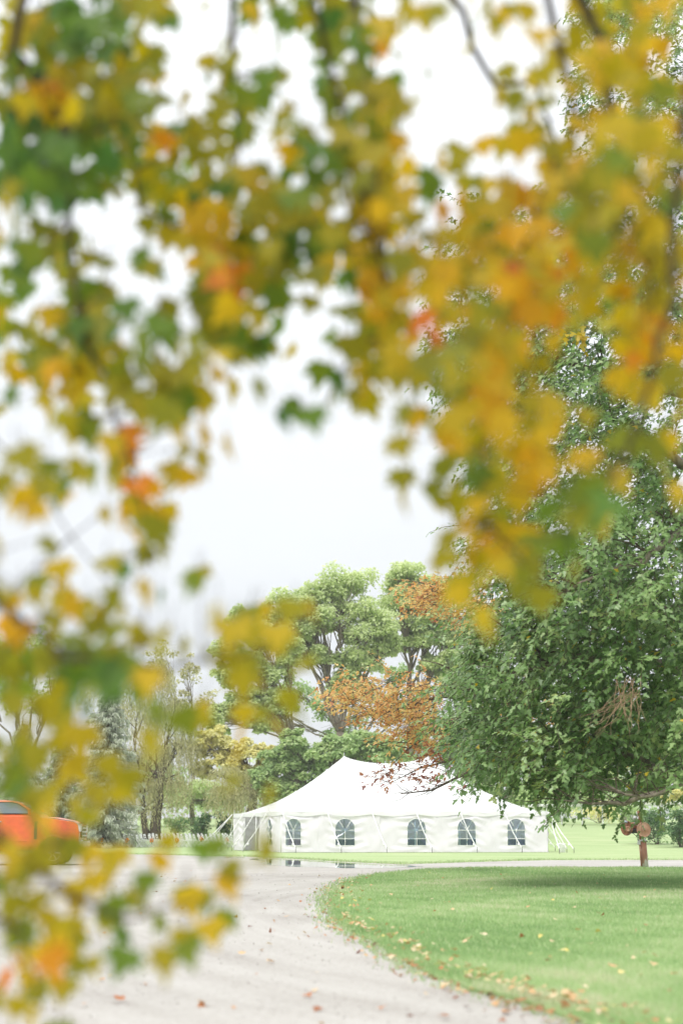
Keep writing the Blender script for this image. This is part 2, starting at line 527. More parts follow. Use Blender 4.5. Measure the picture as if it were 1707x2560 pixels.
def gravel_mat():
    m, t, b, out = new_mat('gravel_and_mud')
    g = t.nodes.new('ShaderNodeNewGeometry')
    sp = t.nodes.new('ShaderNodeSeparateXYZ'); t.links.new(g.outputs['Position'], sp.inputs[0])
    def math_(op, a, b_=None):
        n = t.nodes.new('ShaderNodeMath'); n.operation = op
        for i, q in enumerate((a, b_)):
            if q is None: continue
            if isinstance(q, (int, float)): n.inputs[i].default_value = q
            else: t.links.new(q, n.inputs[i])
        return n.outputs[0]
    dx = math_('SUBTRACT', sp.outputs['X'], 13.5)           # wheel tracks sweep round the lawn
    dy = math_('SUBTRACT', sp.outputs['Y'], 24.0)
    rad = math_('SQRT', math_('ADD', math_('MULTIPLY', dx, dx), math_('MULTIPLY', math_('MULTIPLY', dy, dy), 0.55)))
    ang = math_('ARCTAN2', dy, dx)
    cv = t.nodes.new('ShaderNodeCombineXYZ')
    t.links.new(math_('MULTIPLY', rad, 1.0), cv.inputs[0]); t.links.new(math_('MULTIPLY', ang, 1.6), cv.inputs[1])
    tr = t.nodes.new('ShaderNodeTexNoise'); tr.inputs['Scale'].default_value = 2.6; tr.inputs['Detail'].default_value = 7; tr.inputs['Roughness'].default_value = 0.65
    t.links.new(cv.outputs[0], tr.inputs['Vector'])
    n2 = t.nodes.new('ShaderNodeTexNoise'); n2.inputs['Scale'].default_value = 0.22; n2.inputs['Detail'].default_value = 6
    t.links.new(g.outputs['Position'], n2.inputs['Vector'])
    n3 = t.nodes.new('ShaderNodeTexNoise'); n3.inputs['Scale'].default_value = 26; n3.inputs['Detail'].default_value = 5
    t.links.new(g.outputs['Position'], n3.inputs['Vector'])
    s = math_('ADD', math_('ADD', math_('MULTIPLY', tr.outputs['Fac'], 0.33), math_('MULTIPLY', n2.outputs['Fac'], 0.37)), math_('MULTIPLY', n3.outputs['Fac'], 0.32))
    r = ramp_node(t, [(0.34, (0.21, 0.175, 0.145)), (0.44, (0.335, 0.31, 0.28)), (0.53, (0.40, 0.378, 0.345)), (0.66, (0.475, 0.458, 0.43))])
    t.links.new(s, r.inputs['Fac'])
    # small pebbles and crumbs
    vo = t.nodes.new('ShaderNodeTexVoronoi'); vo.inputs['Scale'].default_value = 7.0
    t.links.new(g.outputs['Position'], vo.inputs['Vector'])
    lt = math_('LESS_THAN', vo.outputs['Distance'], 0.09)
    mx = t.nodes.new('ShaderNodeMixRGB'); t.links.new(math_('MULTIPLY', lt, 0.55), mx.inputs['Fac'])
    t.links.new(r.outputs['Color'], mx.inputs['Color1']); mx.inputs['Color2'].default_value = (0.2, 0.165, 0.13, 1)
    t.links.new(mx.outputs[0], b.inputs['Base Color'])
    rr = t.nodes.new('ShaderNodeMapRange'); rr.inputs['From Min'].default_value = 0.3; rr.inputs['From Max'].default_value = 0.7
    rr.inputs['To Min'].default_value = 0.5; rr.inputs['To Max'].default_value = 0.9
    t.links.new(n2.outputs['Fac'], rr.inputs['Value']); t.links.new(rr.outputs[0], b.inputs['Roughness'])
    b.inputs['Specular IOR Level'].default_value = 0.35
    bp = t.nodes.new('ShaderNodeBump'); bp.inputs['Strength'].default_value = 0.55; bp.inputs['Distance'].default_value = 0.04
    t.links.new(s, bp.inputs['Height']); t.links.new(bp.outputs[0], b.inputs['Normal'])
    return m
sheet('gravel_drive', GRAVEL, 0.012, gravel_mat())

M['lawn'] = noise_mat('lawn_turf', [(0.3, (0.2, 0.3, 0.115)), (0.55, (0.28, 0.385, 0.16)), (0.75, (0.37, 0.45, 0.22))], 3.0, 8, 0.9, (0.6, 1.2, 1), 0.6, 40, 0.1)
sheet('lawn', LAWN, 0.035, M['lawn'], thick=0.03)

# puddle along the far edge of the drive
PUD_PX = [(640, 2146.5), (678, 2147.5), (720, 2150), (770, 2152), (869, 2158), (930, 2161.5), (1000, 2165), (1060, 2167.5), (985, 2171), (930, 2172), (860, 2171), (800, 2169),
          (740, 2168), (690, 2165.5), (655, 2161), (664, 2154), (620, 2149)]
pw, pt, pb, po = new_mat('puddle_water')
pb.inputs['Base Color'].default_value = (0.06, 0.055, 0.045, 1)
pb.inputs['Roughness'].default_value = 0.02
pb.inputs['IOR'].default_value = 1.33
nn = pt.nodes.new('ShaderNodeTexNoise'); nn.inputs['Scale'].default_value = 1.2
bb = pt.nodes.new('ShaderNodeBump'); bb.inputs['Strength'].default_value = 0.02; bb.inputs['Distance'].default_value = 0.01
pt.links.new(nn.outputs['Fac'], bb.inputs['Height']); pt.links.new(bb.outputs[0], pb.inputs['Normal'])
pud = [(p.x + random.uniform(-.05, .05), p.y + random.uniform(-.25, .25)) for p in densify([gp(a, b) for a, b in PUD_PX], 0.5)]
setp(sheet('puddle', pud, 0.017, pw), kind='structure')
for (a, b, w_, h_) in ((598, 2145, 14, 1.6), (570, 2144, 10, 1.2), (1010, 2163.5, 22, 1.0)):
    c = gp(a, b); r1 = (gp(a + w_, b) - c).x; r2 = (gp(a, b - h_) - c).y
    setp(sheet('puddle', [(c.x + r1 * math.cos(k * PI / 8) * random.uniform(.8, 1.1), c.y + r2 * math.sin(k * PI / 8) * random.uniform(.8, 1.1)) for k in range(16)], 0.017, pw), kind='structure')

# ---- loose stones on the drive
def make_stones():
    N = 5200
    Y = 8.0 * (44.0 / 8.0) ** RNG.random(N)
    X = (RNG.random(N) - .5) * 2 * (0.27 * Y + .5)
    ok = ~inpoly(X, Y, LAWN)
    X, Y = X[ok], Y[ok]; n = len(X)
    oc = tpl([(.5, 0, 0), (0, .42, 0), (-.5, 0, 0), (0, -.42, 0), (.05, 0, .34), (0, 0, -.3)], [(0, 1, 4), (1, 2, 4), (2, 3, 4), (3, 0, 4), (1, 0, 5), (2, 1, 5), (3, 2, 5), (0, 3, 5)])
    sz = (.006 + .016 * RNG.random(n) ** 3) * (.7 + .03 * Y)
    a = RNG.random(n) * 6.28
    leaf_cloud('gravel_stones', np.stack([X, Y, .012 + sz * .1], 1), np.stack([np.cos(a), np.sin(a), RNG.normal(0, .1, n)], 1), np.array([[0, 0, 1.0]]) + RNG.normal(0, .2, (n, 3)), sz, RNG.random(n), oc, L['stone'])
L['stone'] = leaf_mat('loose_stone', [(0.0, (.16, .13, .11)), (.5, (.33, .3, .27)), (1.0, (.52, .5, .47))], 0.0, .8, .2)
make_stones()

# ---- grass blades on the near lawn
def make_grass():
    N = 420000
    u = RNG.random(N)
    Y = 7.0 * (47.0 / 7.0) ** u
    X = (RNG.random(N) - 0.5) * 2 * (0.27 * Y + 1.0)
    ins = inpoly(X, Y, LAWN)
    X, Y = X[ins], Y[ins]
    # patchy tufts
    pn = np.sin(X * 1.7 + 3 * np.sin(Y * 0.6)) * np.sin(Y * 1.3 + 2 * np.sin(X * 0.8)) + 0.6 * np.sin(X * 5.1 + Y * 3.3)
    n = len(X)
    h = (0.035 + 0.03 * RNG.random(n)) * (1 + 0.25 * pn) * (1 + 0.012 * Y)
    w = 0.0045 * (0.6 + 0.8 * RNG.random(n)) * np.maximum(1, Y / 8.0)
    pos = np.stack([X, Y, np.full(n, 0.03)], 1)
    tip = np.stack([RNG.normal(0, .75, n), RNG.normal(0, .75, n), np.ones(n)], 1)
    nr = np.stack([RNG.normal(0, .5, n), -.7 + RNG.normal(0, .3, n), .8 + RNG.normal(0, .3, n)], 1)
    tint = 0.42 + 0.2 * pn + 0.14 * np.sin(X * .9 + 1.7 * np.sin(Y * .31)) + .2 * (np.sin(X * .45 - Y * .6 + 2 * np.sin(X * .3)) > .75) + RNG.normal(0, .16, n) + 0.1 * np.sin(X * 0.5 + Y * 0.23)
    dry = RNG.random(n) < 0.03
    tint[dry] = 0.97
    leaf_cloud('lawn_grass', pos, tip, nr, np.stack([w, h], 1), tint, T_BLADE, L['grass'])
    # ragged fringe along the lawn's edge and the far verge
    ps, ws = [], []
    for a, b in zip(LAWN_EDGE[:-1], LAWN_EDGE[1:]):
        k = int((b - a).length * 260 / max(1, a.y / 14))
        tt = RNG.random(k)[:, None]
        q = np.array([a.x, a.y]) * (1 - tt) + np.array([b.x, b.y]) * tt + RNG.normal(0, 0.06 + 0.004 * a.y, (k, 2))
        ps.append(q)
    q = np.concatenate(ps); n = len(q)
    pos = np.stack([q[:, 0], q[:, 1], np.full(n, 0.008)], 1)
    h = (0.03 + 0.05 * RNG.random(n)) * (1 + 0.008 * q[:, 1])
    w = 0.006 * np.maximum(1, q[:, 1] / 9.0)
    tip = np.stack([RNG.normal(0, .6, n), RNG.normal(0, .6, n), np.ones(n)], 1)
    nr = np.stack([RNG.normal(0, .6, n), -np.ones(n), RNG.normal(0, .2, n)], 1)
    leaf_cloud('verge_grass', pos, tip, nr, np.stack([w, h], 1), 0.55 + RNG.normal(0, .25, n), T_BLADE, L['grass'])
    ps = []
    for a, b in zip(far_w[:-1], far_w[1:]):
        a, b = np.array(a), np.array(b)
        k = int(np.linalg.norm(b - a) * 120)
        tt = RNG.random(k)[:, None]
        ps.append(a * (1 - tt) + b * tt + np.stack([RNG.normal(0, .1, k), np.abs(RNG.normal(0, .8, k)) - .15], 1))
    q = np.concatenate(ps); n = len(q)
    pos = np.stack([q[:, 0], q[:, 1], np.full(n, 0.005)], 1)
    tip = np.stack([RNG.normal(0, .5, n), RNG.normal(0, .5, n), np.ones(n)], 1)
    nr = np.stack([RNG.normal(0, .6, n), -np.ones(n), RNG.normal(0, .2, n)], 1)
    leaf_cloud('far_verge_grass', pos, tip, nr, np.stack([np.full(n, .03), 0.06 + .07 * RNG.random(n)], 1), 0.72 + RNG.normal(0, .2, n), T_BLADE, L['grass'])
make_grass()

# ================================================================== TENT
def fabric_mat(name, c, transl):
    m, t, b, out = new_mat(name)
    no = t.nodes.new('ShaderNodeTexNoise'); no.inputs['Scale'].default_value = 1.3; no.inputs['Detail'].default_value = 6
    tcn = t.nodes.new('ShaderNodeTexCoord'); t.links.new(tcn.outputs['Object'], no.inputs['Vector'])
    r = ramp_node(t, [(0.35, tuple(x * 0.965 for x in c)), (0.65, c)])
    t.links.new(no.outputs['Fac'], r.inputs['Fac']); t.links.new(r.outputs['Color'], b.inputs['Base Color'])
    b.inputs['Roughness'].default_value = 0.45; b.inputs['Specular IOR Level'].default_value = 0.3
    tr = t.nodes.new('ShaderNodeBsdfTranslucent'); tr.inputs['Color'].default_value = (*c, 1)
    mx = t.nodes.new('ShaderNodeMixShader'); mx.inputs[0].default_value = transl
    t.links.new(b.outputs[0], mx.inputs[1]); t.links.new(tr.outputs[0], mx.inputs[2]); t.links.new(mx.outputs[0], out.inputs['Surface'])
    return m
M['canvas'] = fabric_mat('tent_canvas', (0.82, 0.82, 0.82), 0.22)
M['tent_wall'] = fabric_mat('tent_wall_vinyl', (0.86, 0.815, 0.885), 0.14)
M['strap'] = plain('white_strap', (0.8, 0.8, 0.79), 0.6)
M['white_metal'] = plain('white_metal', (0.8, 0.8, 0.8), 0.4)
M['steel'] = noise_mat('dark_steel', [(0.3, (0.08, 0.08, 0.08)), (0.7, (0.16, 0.15, 0.14))], 8, 4, 0.5, metal=0.6)
gm, gt, gb, go_ = new_mat('clear_vinyl')
tr_ = gt.nodes.new('ShaderNodeBsdfTransparent'); tr_.inputs['Color'].default_value = (0.60, 0.71, 0.80, 1)
gl_ = gt.nodes.new('ShaderNodeBsdfGlossy'); gl_.inputs['Roughness'].default_value = 0.12; gl_.inputs['Color'].default_value = (0.8, 0.9, 1.0, 1)
mx_ = gt.nodes.new('ShaderNodeMixShader'); mx_.inputs[0].default_value = 0.09
gt.nodes.remove(gb)
gt.links.new(tr_.outputs[0], mx_.inputs[1]); gt.links.new(gl_.outputs[0], mx_.inputs[2]); gt.links.new(mx_.outputs[0], go_.inputs['Surface'])
M['vinyl'] = gm

FL = gp(704, 2131.5); FR = gp(1369, 2131.5) + Vector((0, 1.2, 0))
FR.x = at(1369, 2084, FR.y).x
BL = at(584, 2084, 99.0); BL.z = 0
BR = FR + (BL - FL) + Vector((3.2, 0.4, 0)); BR.z = 0
EAVE = at(715, 2028, FL.y).z
tent = empty('event_tent', ((FL + BR) / 2), 0, 'large white pole tent with two peaks and arched clear windows on the grass', 'tent')
T0 = tent.location.copy()
def bil(u, v):
    return FL * (1 - u) * (1 - v) + FR * u * (1 - v) + BL * (1 - u) * v + BR * u * v
def px_of(p):
    d = (p.y * math.cos(PITCH) + (p.z - CAM_H) * math.sin(PITCH))
    return 853.5 + FPX * p.x / d
def find_u(px, z):
    lo, hi = 0, 1
    for _ in range(40):
        m_ = (lo + hi) / 2
        p = bil(m_, .5); p.z = z
        if px_of(p) < px: lo = m_
        else: hi = m_
    return lo
PEAK = at(860, 1890, bil(.3, .5).y).z
U1, U2 = find_u(860, PEAK), find_u(1067, PEAK)
def roof_pt(u, v):
    tu = max((U1 - u) / U1, (u - U2) / (1 - U2), 0)
    tv = abs(2 * v - 1)
    t_ = min(1.0, (tu ** 6 + tv ** 6) ** (1 / 6))
    s = min(1, max(0, (u - U1) / (U2 - U1)))
    ridge = 1 - 0.13 * (1 - (2 * s - 1) ** 2) ** 0.8
    k = (1 - t_)
    # canvas pulled tight to each pole gives faint scallops near the eave
    z = EAVE + (PEAK - EAVE) * ridge * (k - 0.15 * math.sin(PI * t_) * (1 - 0.25 * k))
    z += 0.035 * math.cos(2 * PI * 6 * u) * max(0, tv - .75) * 4 * (1 if tv > tu else 0)
    p = bil(u, v); p.z = z
    return p - T0
us = sorted(set([i / 60 for i in range(61)] + [U1, U2]))
vs_ = [i / 32 for i in range(33)]
mb = MB()
mb.add([roof_pt(u, v) for v in vs_ for u in us],
       [(j * len(us) + i, j * len(us) + i + 1, (j + 1) * len(us) + i + 1, (j + 1) * len(us) + i) for j in range(32) for i in range(len(us) - 1)])
roof = mb.build('canvas_roof', M['canvas'], tent, True)

def edge_uv(k, t_):        # k: 0 front, 1 right, 2 back, 3 left
    return [(t_, 0), (1, t_), (1 - t_, 1), (0, 1 - t_)][k]
cen = (FL + FR + BL + BR) / 4
# valance
mb = MB()
pts_top, n = [], 60
for k in range(4):
    spans = 6 if k % 2 == 0 else 4
    for i in range(n):
        t_ = i / n
        u, v = edge_uv(k, t_)
        p = roof_pt(u, v) + T0
        o_ = (p - cen); o_.z = 0; o_.normalize()
        pts_top.append((p + o_ * 0.03 - T0, p + o_ * 0.07 + Vector((0, 0, -0.22 - 0.05 * abs(math.sin(PI * spans * t_)))) - T0))
m_ = len(pts_top)
mb.add([p for a, b in pts_top for p in (a, b)], [(2 * i, 2 * i + 1, (2 * i + 3) % (2 * m_), (2 * i + 2) % (2 * m_)) for i in range(m_)])
mb.build('valance', M['canvas'], tent, True)
# roof seams
for u in [i / 6 for i in range(1, 6)]:
    mb = MB()
    mb.tube([roof_pt(u, v) + Vector((0, 0, .012)) for v in [j / 40 for j in range(41)]], 0.018, 4)
    mb.build('roof_seam', M['canvas'], tent)

def wall_disp(s, z):
    x = (s / 3.0 + .13) % 1.0                      # swags hang between the poles
    sw = 0.55 * (2 * x - 1) ** 2
    return 0.038 * math.sin(2 * PI * (z * 2.1 - sw * 1.6 + 0.25 * math.sin(s * 0.9))) * (0.3 + 0.7 * min(1, max(0, z / 1.2))) \
        + 0.02 * math.sin(2 * PI * (0.45 * s - z * 0.5)) + 0.006 * math.sin(11 * s + 6 * z)

def wall_section(A, B, s0, win=None, flip=1):
    """fabric wall from A to B on the ground; win = (centre fraction, half width)"""
    d = (B - A); Ln = d.length; d = d / Ln
    nrm_ = Vector((d.y, -d.x, 0)) * flip
    top = EAVE - 0.02
    mp_ = lambda s, z, k=0.0: A + d * s + nrm_ * ((wall_disp(s0 + s, z) * min(1, z / .3 + .3)) + k) + Vector((0, 0, z)) - T0
    mb = MB()
    if win is None:
        nx, nz = max(4, int(Ln / 0.13)), 22
        mb.add([mp_(Ln * i / nx, 0.02 + (top - .02) * j / nz) for j in range(nz + 1) for i in range(nx + 1)],
               [(j * (nx + 1) + i, j * (nx + 1) + i + 1, (j + 1) * (nx + 1) + i + 1, (j + 1) * (nx + 1) + i) for j in range(nz) for i in range(nx)])
        return mb.build('wall_panel', M['tent_wall'], tent, True)
    c, hw = win[0] * Ln, win[1]
    zb, zs = 0.40, 1.98 - hw * 0.97
    zt = zs + hw * 0.97
    outl = []
    for i in range(12): outl.append((c - hw + 2 * hw * i / 12, zb))
    for i in range(10): outl.append((c + hw, zb + (zs - zb) * i / 10))
    for i in range(20): outl.append((c + hw * math.cos(PI * i / 20), zs + hw * .97 * math.sin(PI * i / 20)))
    for i in range(10): outl.append((c - hw, zs - (zs - zb) * i / 10))
    cz = (zb + zt) / 2
    bound = []
    for x, z in outl:                    # radial projection to the panel's rectangle
        dx, dz = x - c, z - cz
        k = min([(((Ln - c) if dx > 0 else c) / abs(dx)) if abs(dx) > 1e-6 else 1e9, (((top - cz) if dz > 0 else (cz - .02)) / abs(dz)) if abs(dz) > 1e-6 else 1e9])
        bound.append((c + dx * k, cz + dz * k))
    # make sure the corners are hit
    for cx_, cz_ in ((0, .02), (Ln, .02), (Ln, top), (0, top)):
        i = min(range(len(bound)), key=lambda q: (bound[q][0] - cx_) ** 2 + (bound[q][1] - cz_) ** 2)
        bound[i] = (cx_, cz_)
    K, N = 14, len(outl)
    vs, fs = [], []
    for k in range(K + 1):
        f_ = k / K
        for (a, b), (p, q) in zip(outl, bound):
            vs.append(mp_(a * (1 - f_) + p * f_, b * (1 - f_) + q * f_))
    for k in range(K):
        for i in range(N):
            j = (i + 1) % N
            fs.append((k * N + i, k * N + j, (k + 1) * N + j, (k + 1) * N + i))
    mb.add(vs, fs)
    wp = mb.build('wall_panel', M['tent_wall'], tent, True)
    # window: frame, pane, glazing bars
    mbw = MB()
    ring = [mp_(x, z, .012) for x, z in outl]
    mbw.tube(ring + ring[:1], 0.022, 5, cap=False)
    w = mbw.build('window', M['white_metal'], tent)
    mbp = MB()
    mbp.add([mp_(x, z, .004) for x, z in outl] + [mp_(c, cz, .0)], [(i, (i + 1) % N, N) for i in range(N)])
    mbp.build('pane', M['vinyl'], w)
    bars = [[(c - hw, 1.30), (c + hw, 1.30)], [(c - hw, 0.80), (c + hw, 0.80)], [(c, zb), (c, 1.30)],
            [(c, 1.30), (c - hw * .62, zs + hw * .97 * .78)], [(c, 1.30), (c + hw * .62, zs + hw * .97 * .78)]]
    for (x1, z1), (x2, z2) in bars:
        q = MB()
        q.tube([mp_(x1 + (x2 - x1) * i / 8, z1 + (z2 - z1) * i / 8, .014) for i in range(9)], 0.02, 5)
        q.build('glazing_bar', M['white_metal'], w)
    return wp

def f_at(px):            # point on the front wall line in column px
    lo, hi = 0.0, 1.0
    for _ in range(40):
        m_ = (lo + hi) / 2
        if px_of(FL.lerp(FR, m_)) < px: lo = m_
        else: hi = m_
    return FL.lerp(FR, lo)
cuts = [704, 795, 950, 1104, 1229, 1369]
wins = [(733, 19.5), (862.5, 24.5), (1041.5, 23.5), (1167, 23), (1291, 22.5)]
s_acc = 0
for (a, b), (wc, wh) in zip(zip(cuts[:-1], cuts[1:]), wins):
    A, B = f_at(a), f_at(b)
    Ln = (B - A).length
    cfrac = (f_at(wc) - A).length / Ln
    hw = (f_at(wc + wh) - f_at(wc)).length
    if a == 704: cfrac = max(cfrac, (hw + .2) / Ln)
    wall_section(A, B, s_acc, (cfrac, hw))
    s_acc += Ln
def l_at(px):
    lo, hi = 0.0, 1.0
    for _ in range(40):
        m_ = (lo + hi) / 2
        if px_of(FL.lerp(BL, m_)) > px: lo = m_
        else: hi = m_
    return FL.lerp(BL, lo)
A, B = l_at(648), FL
cf = (l_at(674) - A).length / (B - A).length
wall_section(A, B, 3.1, (cf, 0.62))
wall_section(BL, l_at(608), 1.2)
wall_section(FR, BR, 2.0)
wall_section(BR, BL, 5.0)

# poles, finials, guy straps, stakes
def pole(p, h=None, r=.035):
    mb = MB(); mb.tube([p - T0, Vector((p.x, p.y, (h or EAVE))) - T0], r, 8)
    po_ = mb.build('pole', M['white_metal'], tent, True)
    mb = MB(); mb.tube([Vector((p.x, p.y, (h or EAVE))) - T0, Vector((p.x, p.y, (h or EAVE) + .26)) - T0], [.016, .01], 6)
    mb.build('pole_tip', M['white_metal'], po_)
def guy(top, foot):
    mb = MB()
    mid = top.lerp(foot, .5) - Vector((0, 0, .015))
    mb.tube([top - T0, mid - T0, foot - T0 + Vector((0, 0, .22))], .026, 5)
    kn = top.lerp(foot, .8)
    g = mb.build('guy_strap', M['strap'], tent)
    q = MB(); q.lathe(kn - T0, (foot - top), [(-.07, .03), (-.03, .055), (.05, .05), (.09, .03)], 8)
    q.build('ratchet', M['strap'], g)
    q = MB(); q.tube([foot - T0 + Vector((0, 0, -.1)), foot - T0 + Vector((0, 0, .32))], .017, 6)
    q.build('stake', M['steel'], g)
for i in range(7):
    u = i / 6
    p = bil(u, 0); q = bil(u, 1)
    ax = (FR - FL).normalized()
    inw = (BL - FL).normalized()
    pole(p + inw * .12); pole(q - inw * .12)
    e = p + Vector((0, 0, EAVE - .02)) - inw * .08
    guy(e, p - inw * 1.55 + ax * 0.42)
    guy(q + Vector((0, 0, EAVE - .05)) + inw * .1, q + inw * 1.6)
for i in range(1, 4):
    v = i / 4
    p = bil(0, v); q = bil(1, v)
    pole(p); pole(q)
    guy(p + Vector((0, 0, EAVE - .03)) - ax * .1, p - ax * 1.6 - inw * .3)
    guy(q + Vector((0, 0, EAVE - .03)) + ax * .1, q + ax * 1.5 - inw * .3)
guy(BL + Vector((0, 0, EAVE - .03)) - ax * .1, at(492, 2084, 97).xy.to_3d())
guy(BL + Vector((0, 0, EAVE - .03)) - ax * .1, at(506, 2084, 99).xy.to_3d())
guy(FR + Vector((0, 0, EAVE - .03)) + ax * .1, gp(1434, 2133))
guy(FR + Vector((0, 0, EAVE - .03)) + ax * .1, gp(1398, 2134))
pc = bil(U1, .5); pole(pc, PEAK - .02, .06)
pc = bil(U2, .5); pole(pc, PEAK - .02, .06)

# tables inside the tent
M['navy'] = noise_mat('blue_cloth', [(0.3, (0.12, 0.17, 0.27)), (0.7, (0.2, 0.26, 0.36))], 4, 4, 0.8)
M['mauve'] = noise_mat('mauve_cloth', [(0.3, (0.36, 0.28, 0.32)), (0.7, (0.46, 0.36, 0.4))], 4, 4, 0.8)
def cloth_table(p, mat, label):
    root = empty('round_table', p, 0, label, 'table', 'tables inside the tent')
    mb = MB(); mb.lathe((0, 0, .74), (0, 0, 1), [(0, .88), (.03, .9), (.035, .2)], 28); mb.build('tabletop', mat, root, True)
    vs, fs, n = [], [], 48
    for j in range(7):
        for k in range(n):
            t_ = 2 * PI * k / n
            r = .9 + .02 + j / 6 * .10 * (1 + math.sin(8 * t_)) * .5
            vs.append((r * math.cos(t_), r * math.sin(t_), .77 - .73 * j / 6))
    for j in range(6):
        for k in range(n):
            fs.append((j * n + k, j * n + (k + 1) % n, (j + 1) * n + (k + 1) % n, (j + 1) * n + k))
    mb = MB(); mb.add(vs, fs); mb.build('cloth_skirt', mat, root, True)
    mb = MB(); mb.tube([(0, 0, 0), (0, 0, .72)], .05, 8); mb.build('leg', M['steel'], root)
cloth_table(bil(.12, .2), M['mauve'], 'round table under a mauve cloth behind the leftmost front tent window')
cloth_table(bil(.27, .26), M['navy'], 'round table under a blue cloth behind the second front tent window')
cloth_table(bil(.53, .22), M['navy'], 'round table under a blue cloth behind the third front tent window')
cloth_table(bil(.73, .24), M['navy'], 'round table under a blue cloth behind the fourth front tent window')
cloth_table(bil(.91, .24), M['navy'], 'round table under a blue cloth behind the rightmost front tent window')

# bin in the doorway, white bucket by the right guy ropes
M['bin'] = plain('green_plastic', (0.1, 0.16, 0.06), 0.5)
p = l_at(626) + Vector((1.0, .3, 0))
root = empty('waste_bin', p, 0, 'dark green plastic bin standing in the open doorway of the white tent', 'bin')
mb = MB(); mb.lathe((0, 0, 0), (0, 0, 1), [(0, .24), (.02, .25), (.68, .3), (.7, .3)], 20); mb.build('body', M['bin'], root, True)
mb = MB(); mb.lathe((0, 0, .7), (0, 0, 1), [(0, .32), (.04, .32), (.09, .2), (.1, .05)], 20); mb.build('lid', M['bin'], root, True)
p = gp(1400, 2133)
p.y = FR.y - .1; p.x = at(1403, 2084, p.y).x
root = empty('bucket', p, 0.2, 'plain white plastic bucket on the grass between the guy straps at the right tent corner', 'bucket')
mb = MB(); mb.lathe((0, 0, 0), (0, 0, 1), [(0, .18), (.01, .19), (.46, .215), (.48, .225), (.52, .225), (.52, .2)], 24); mb.build('body', M['white_metal'], root, True)
mb = MB(); mb.tube([(.22 * math.cos(PI * k / 12), -.02 - .1 * math.sin(PI * k / 12), .47 - .12 * math.sin(PI * k / 12)) for k in range(13)], .006, 5); mb.build('handle', M['steel'], root)

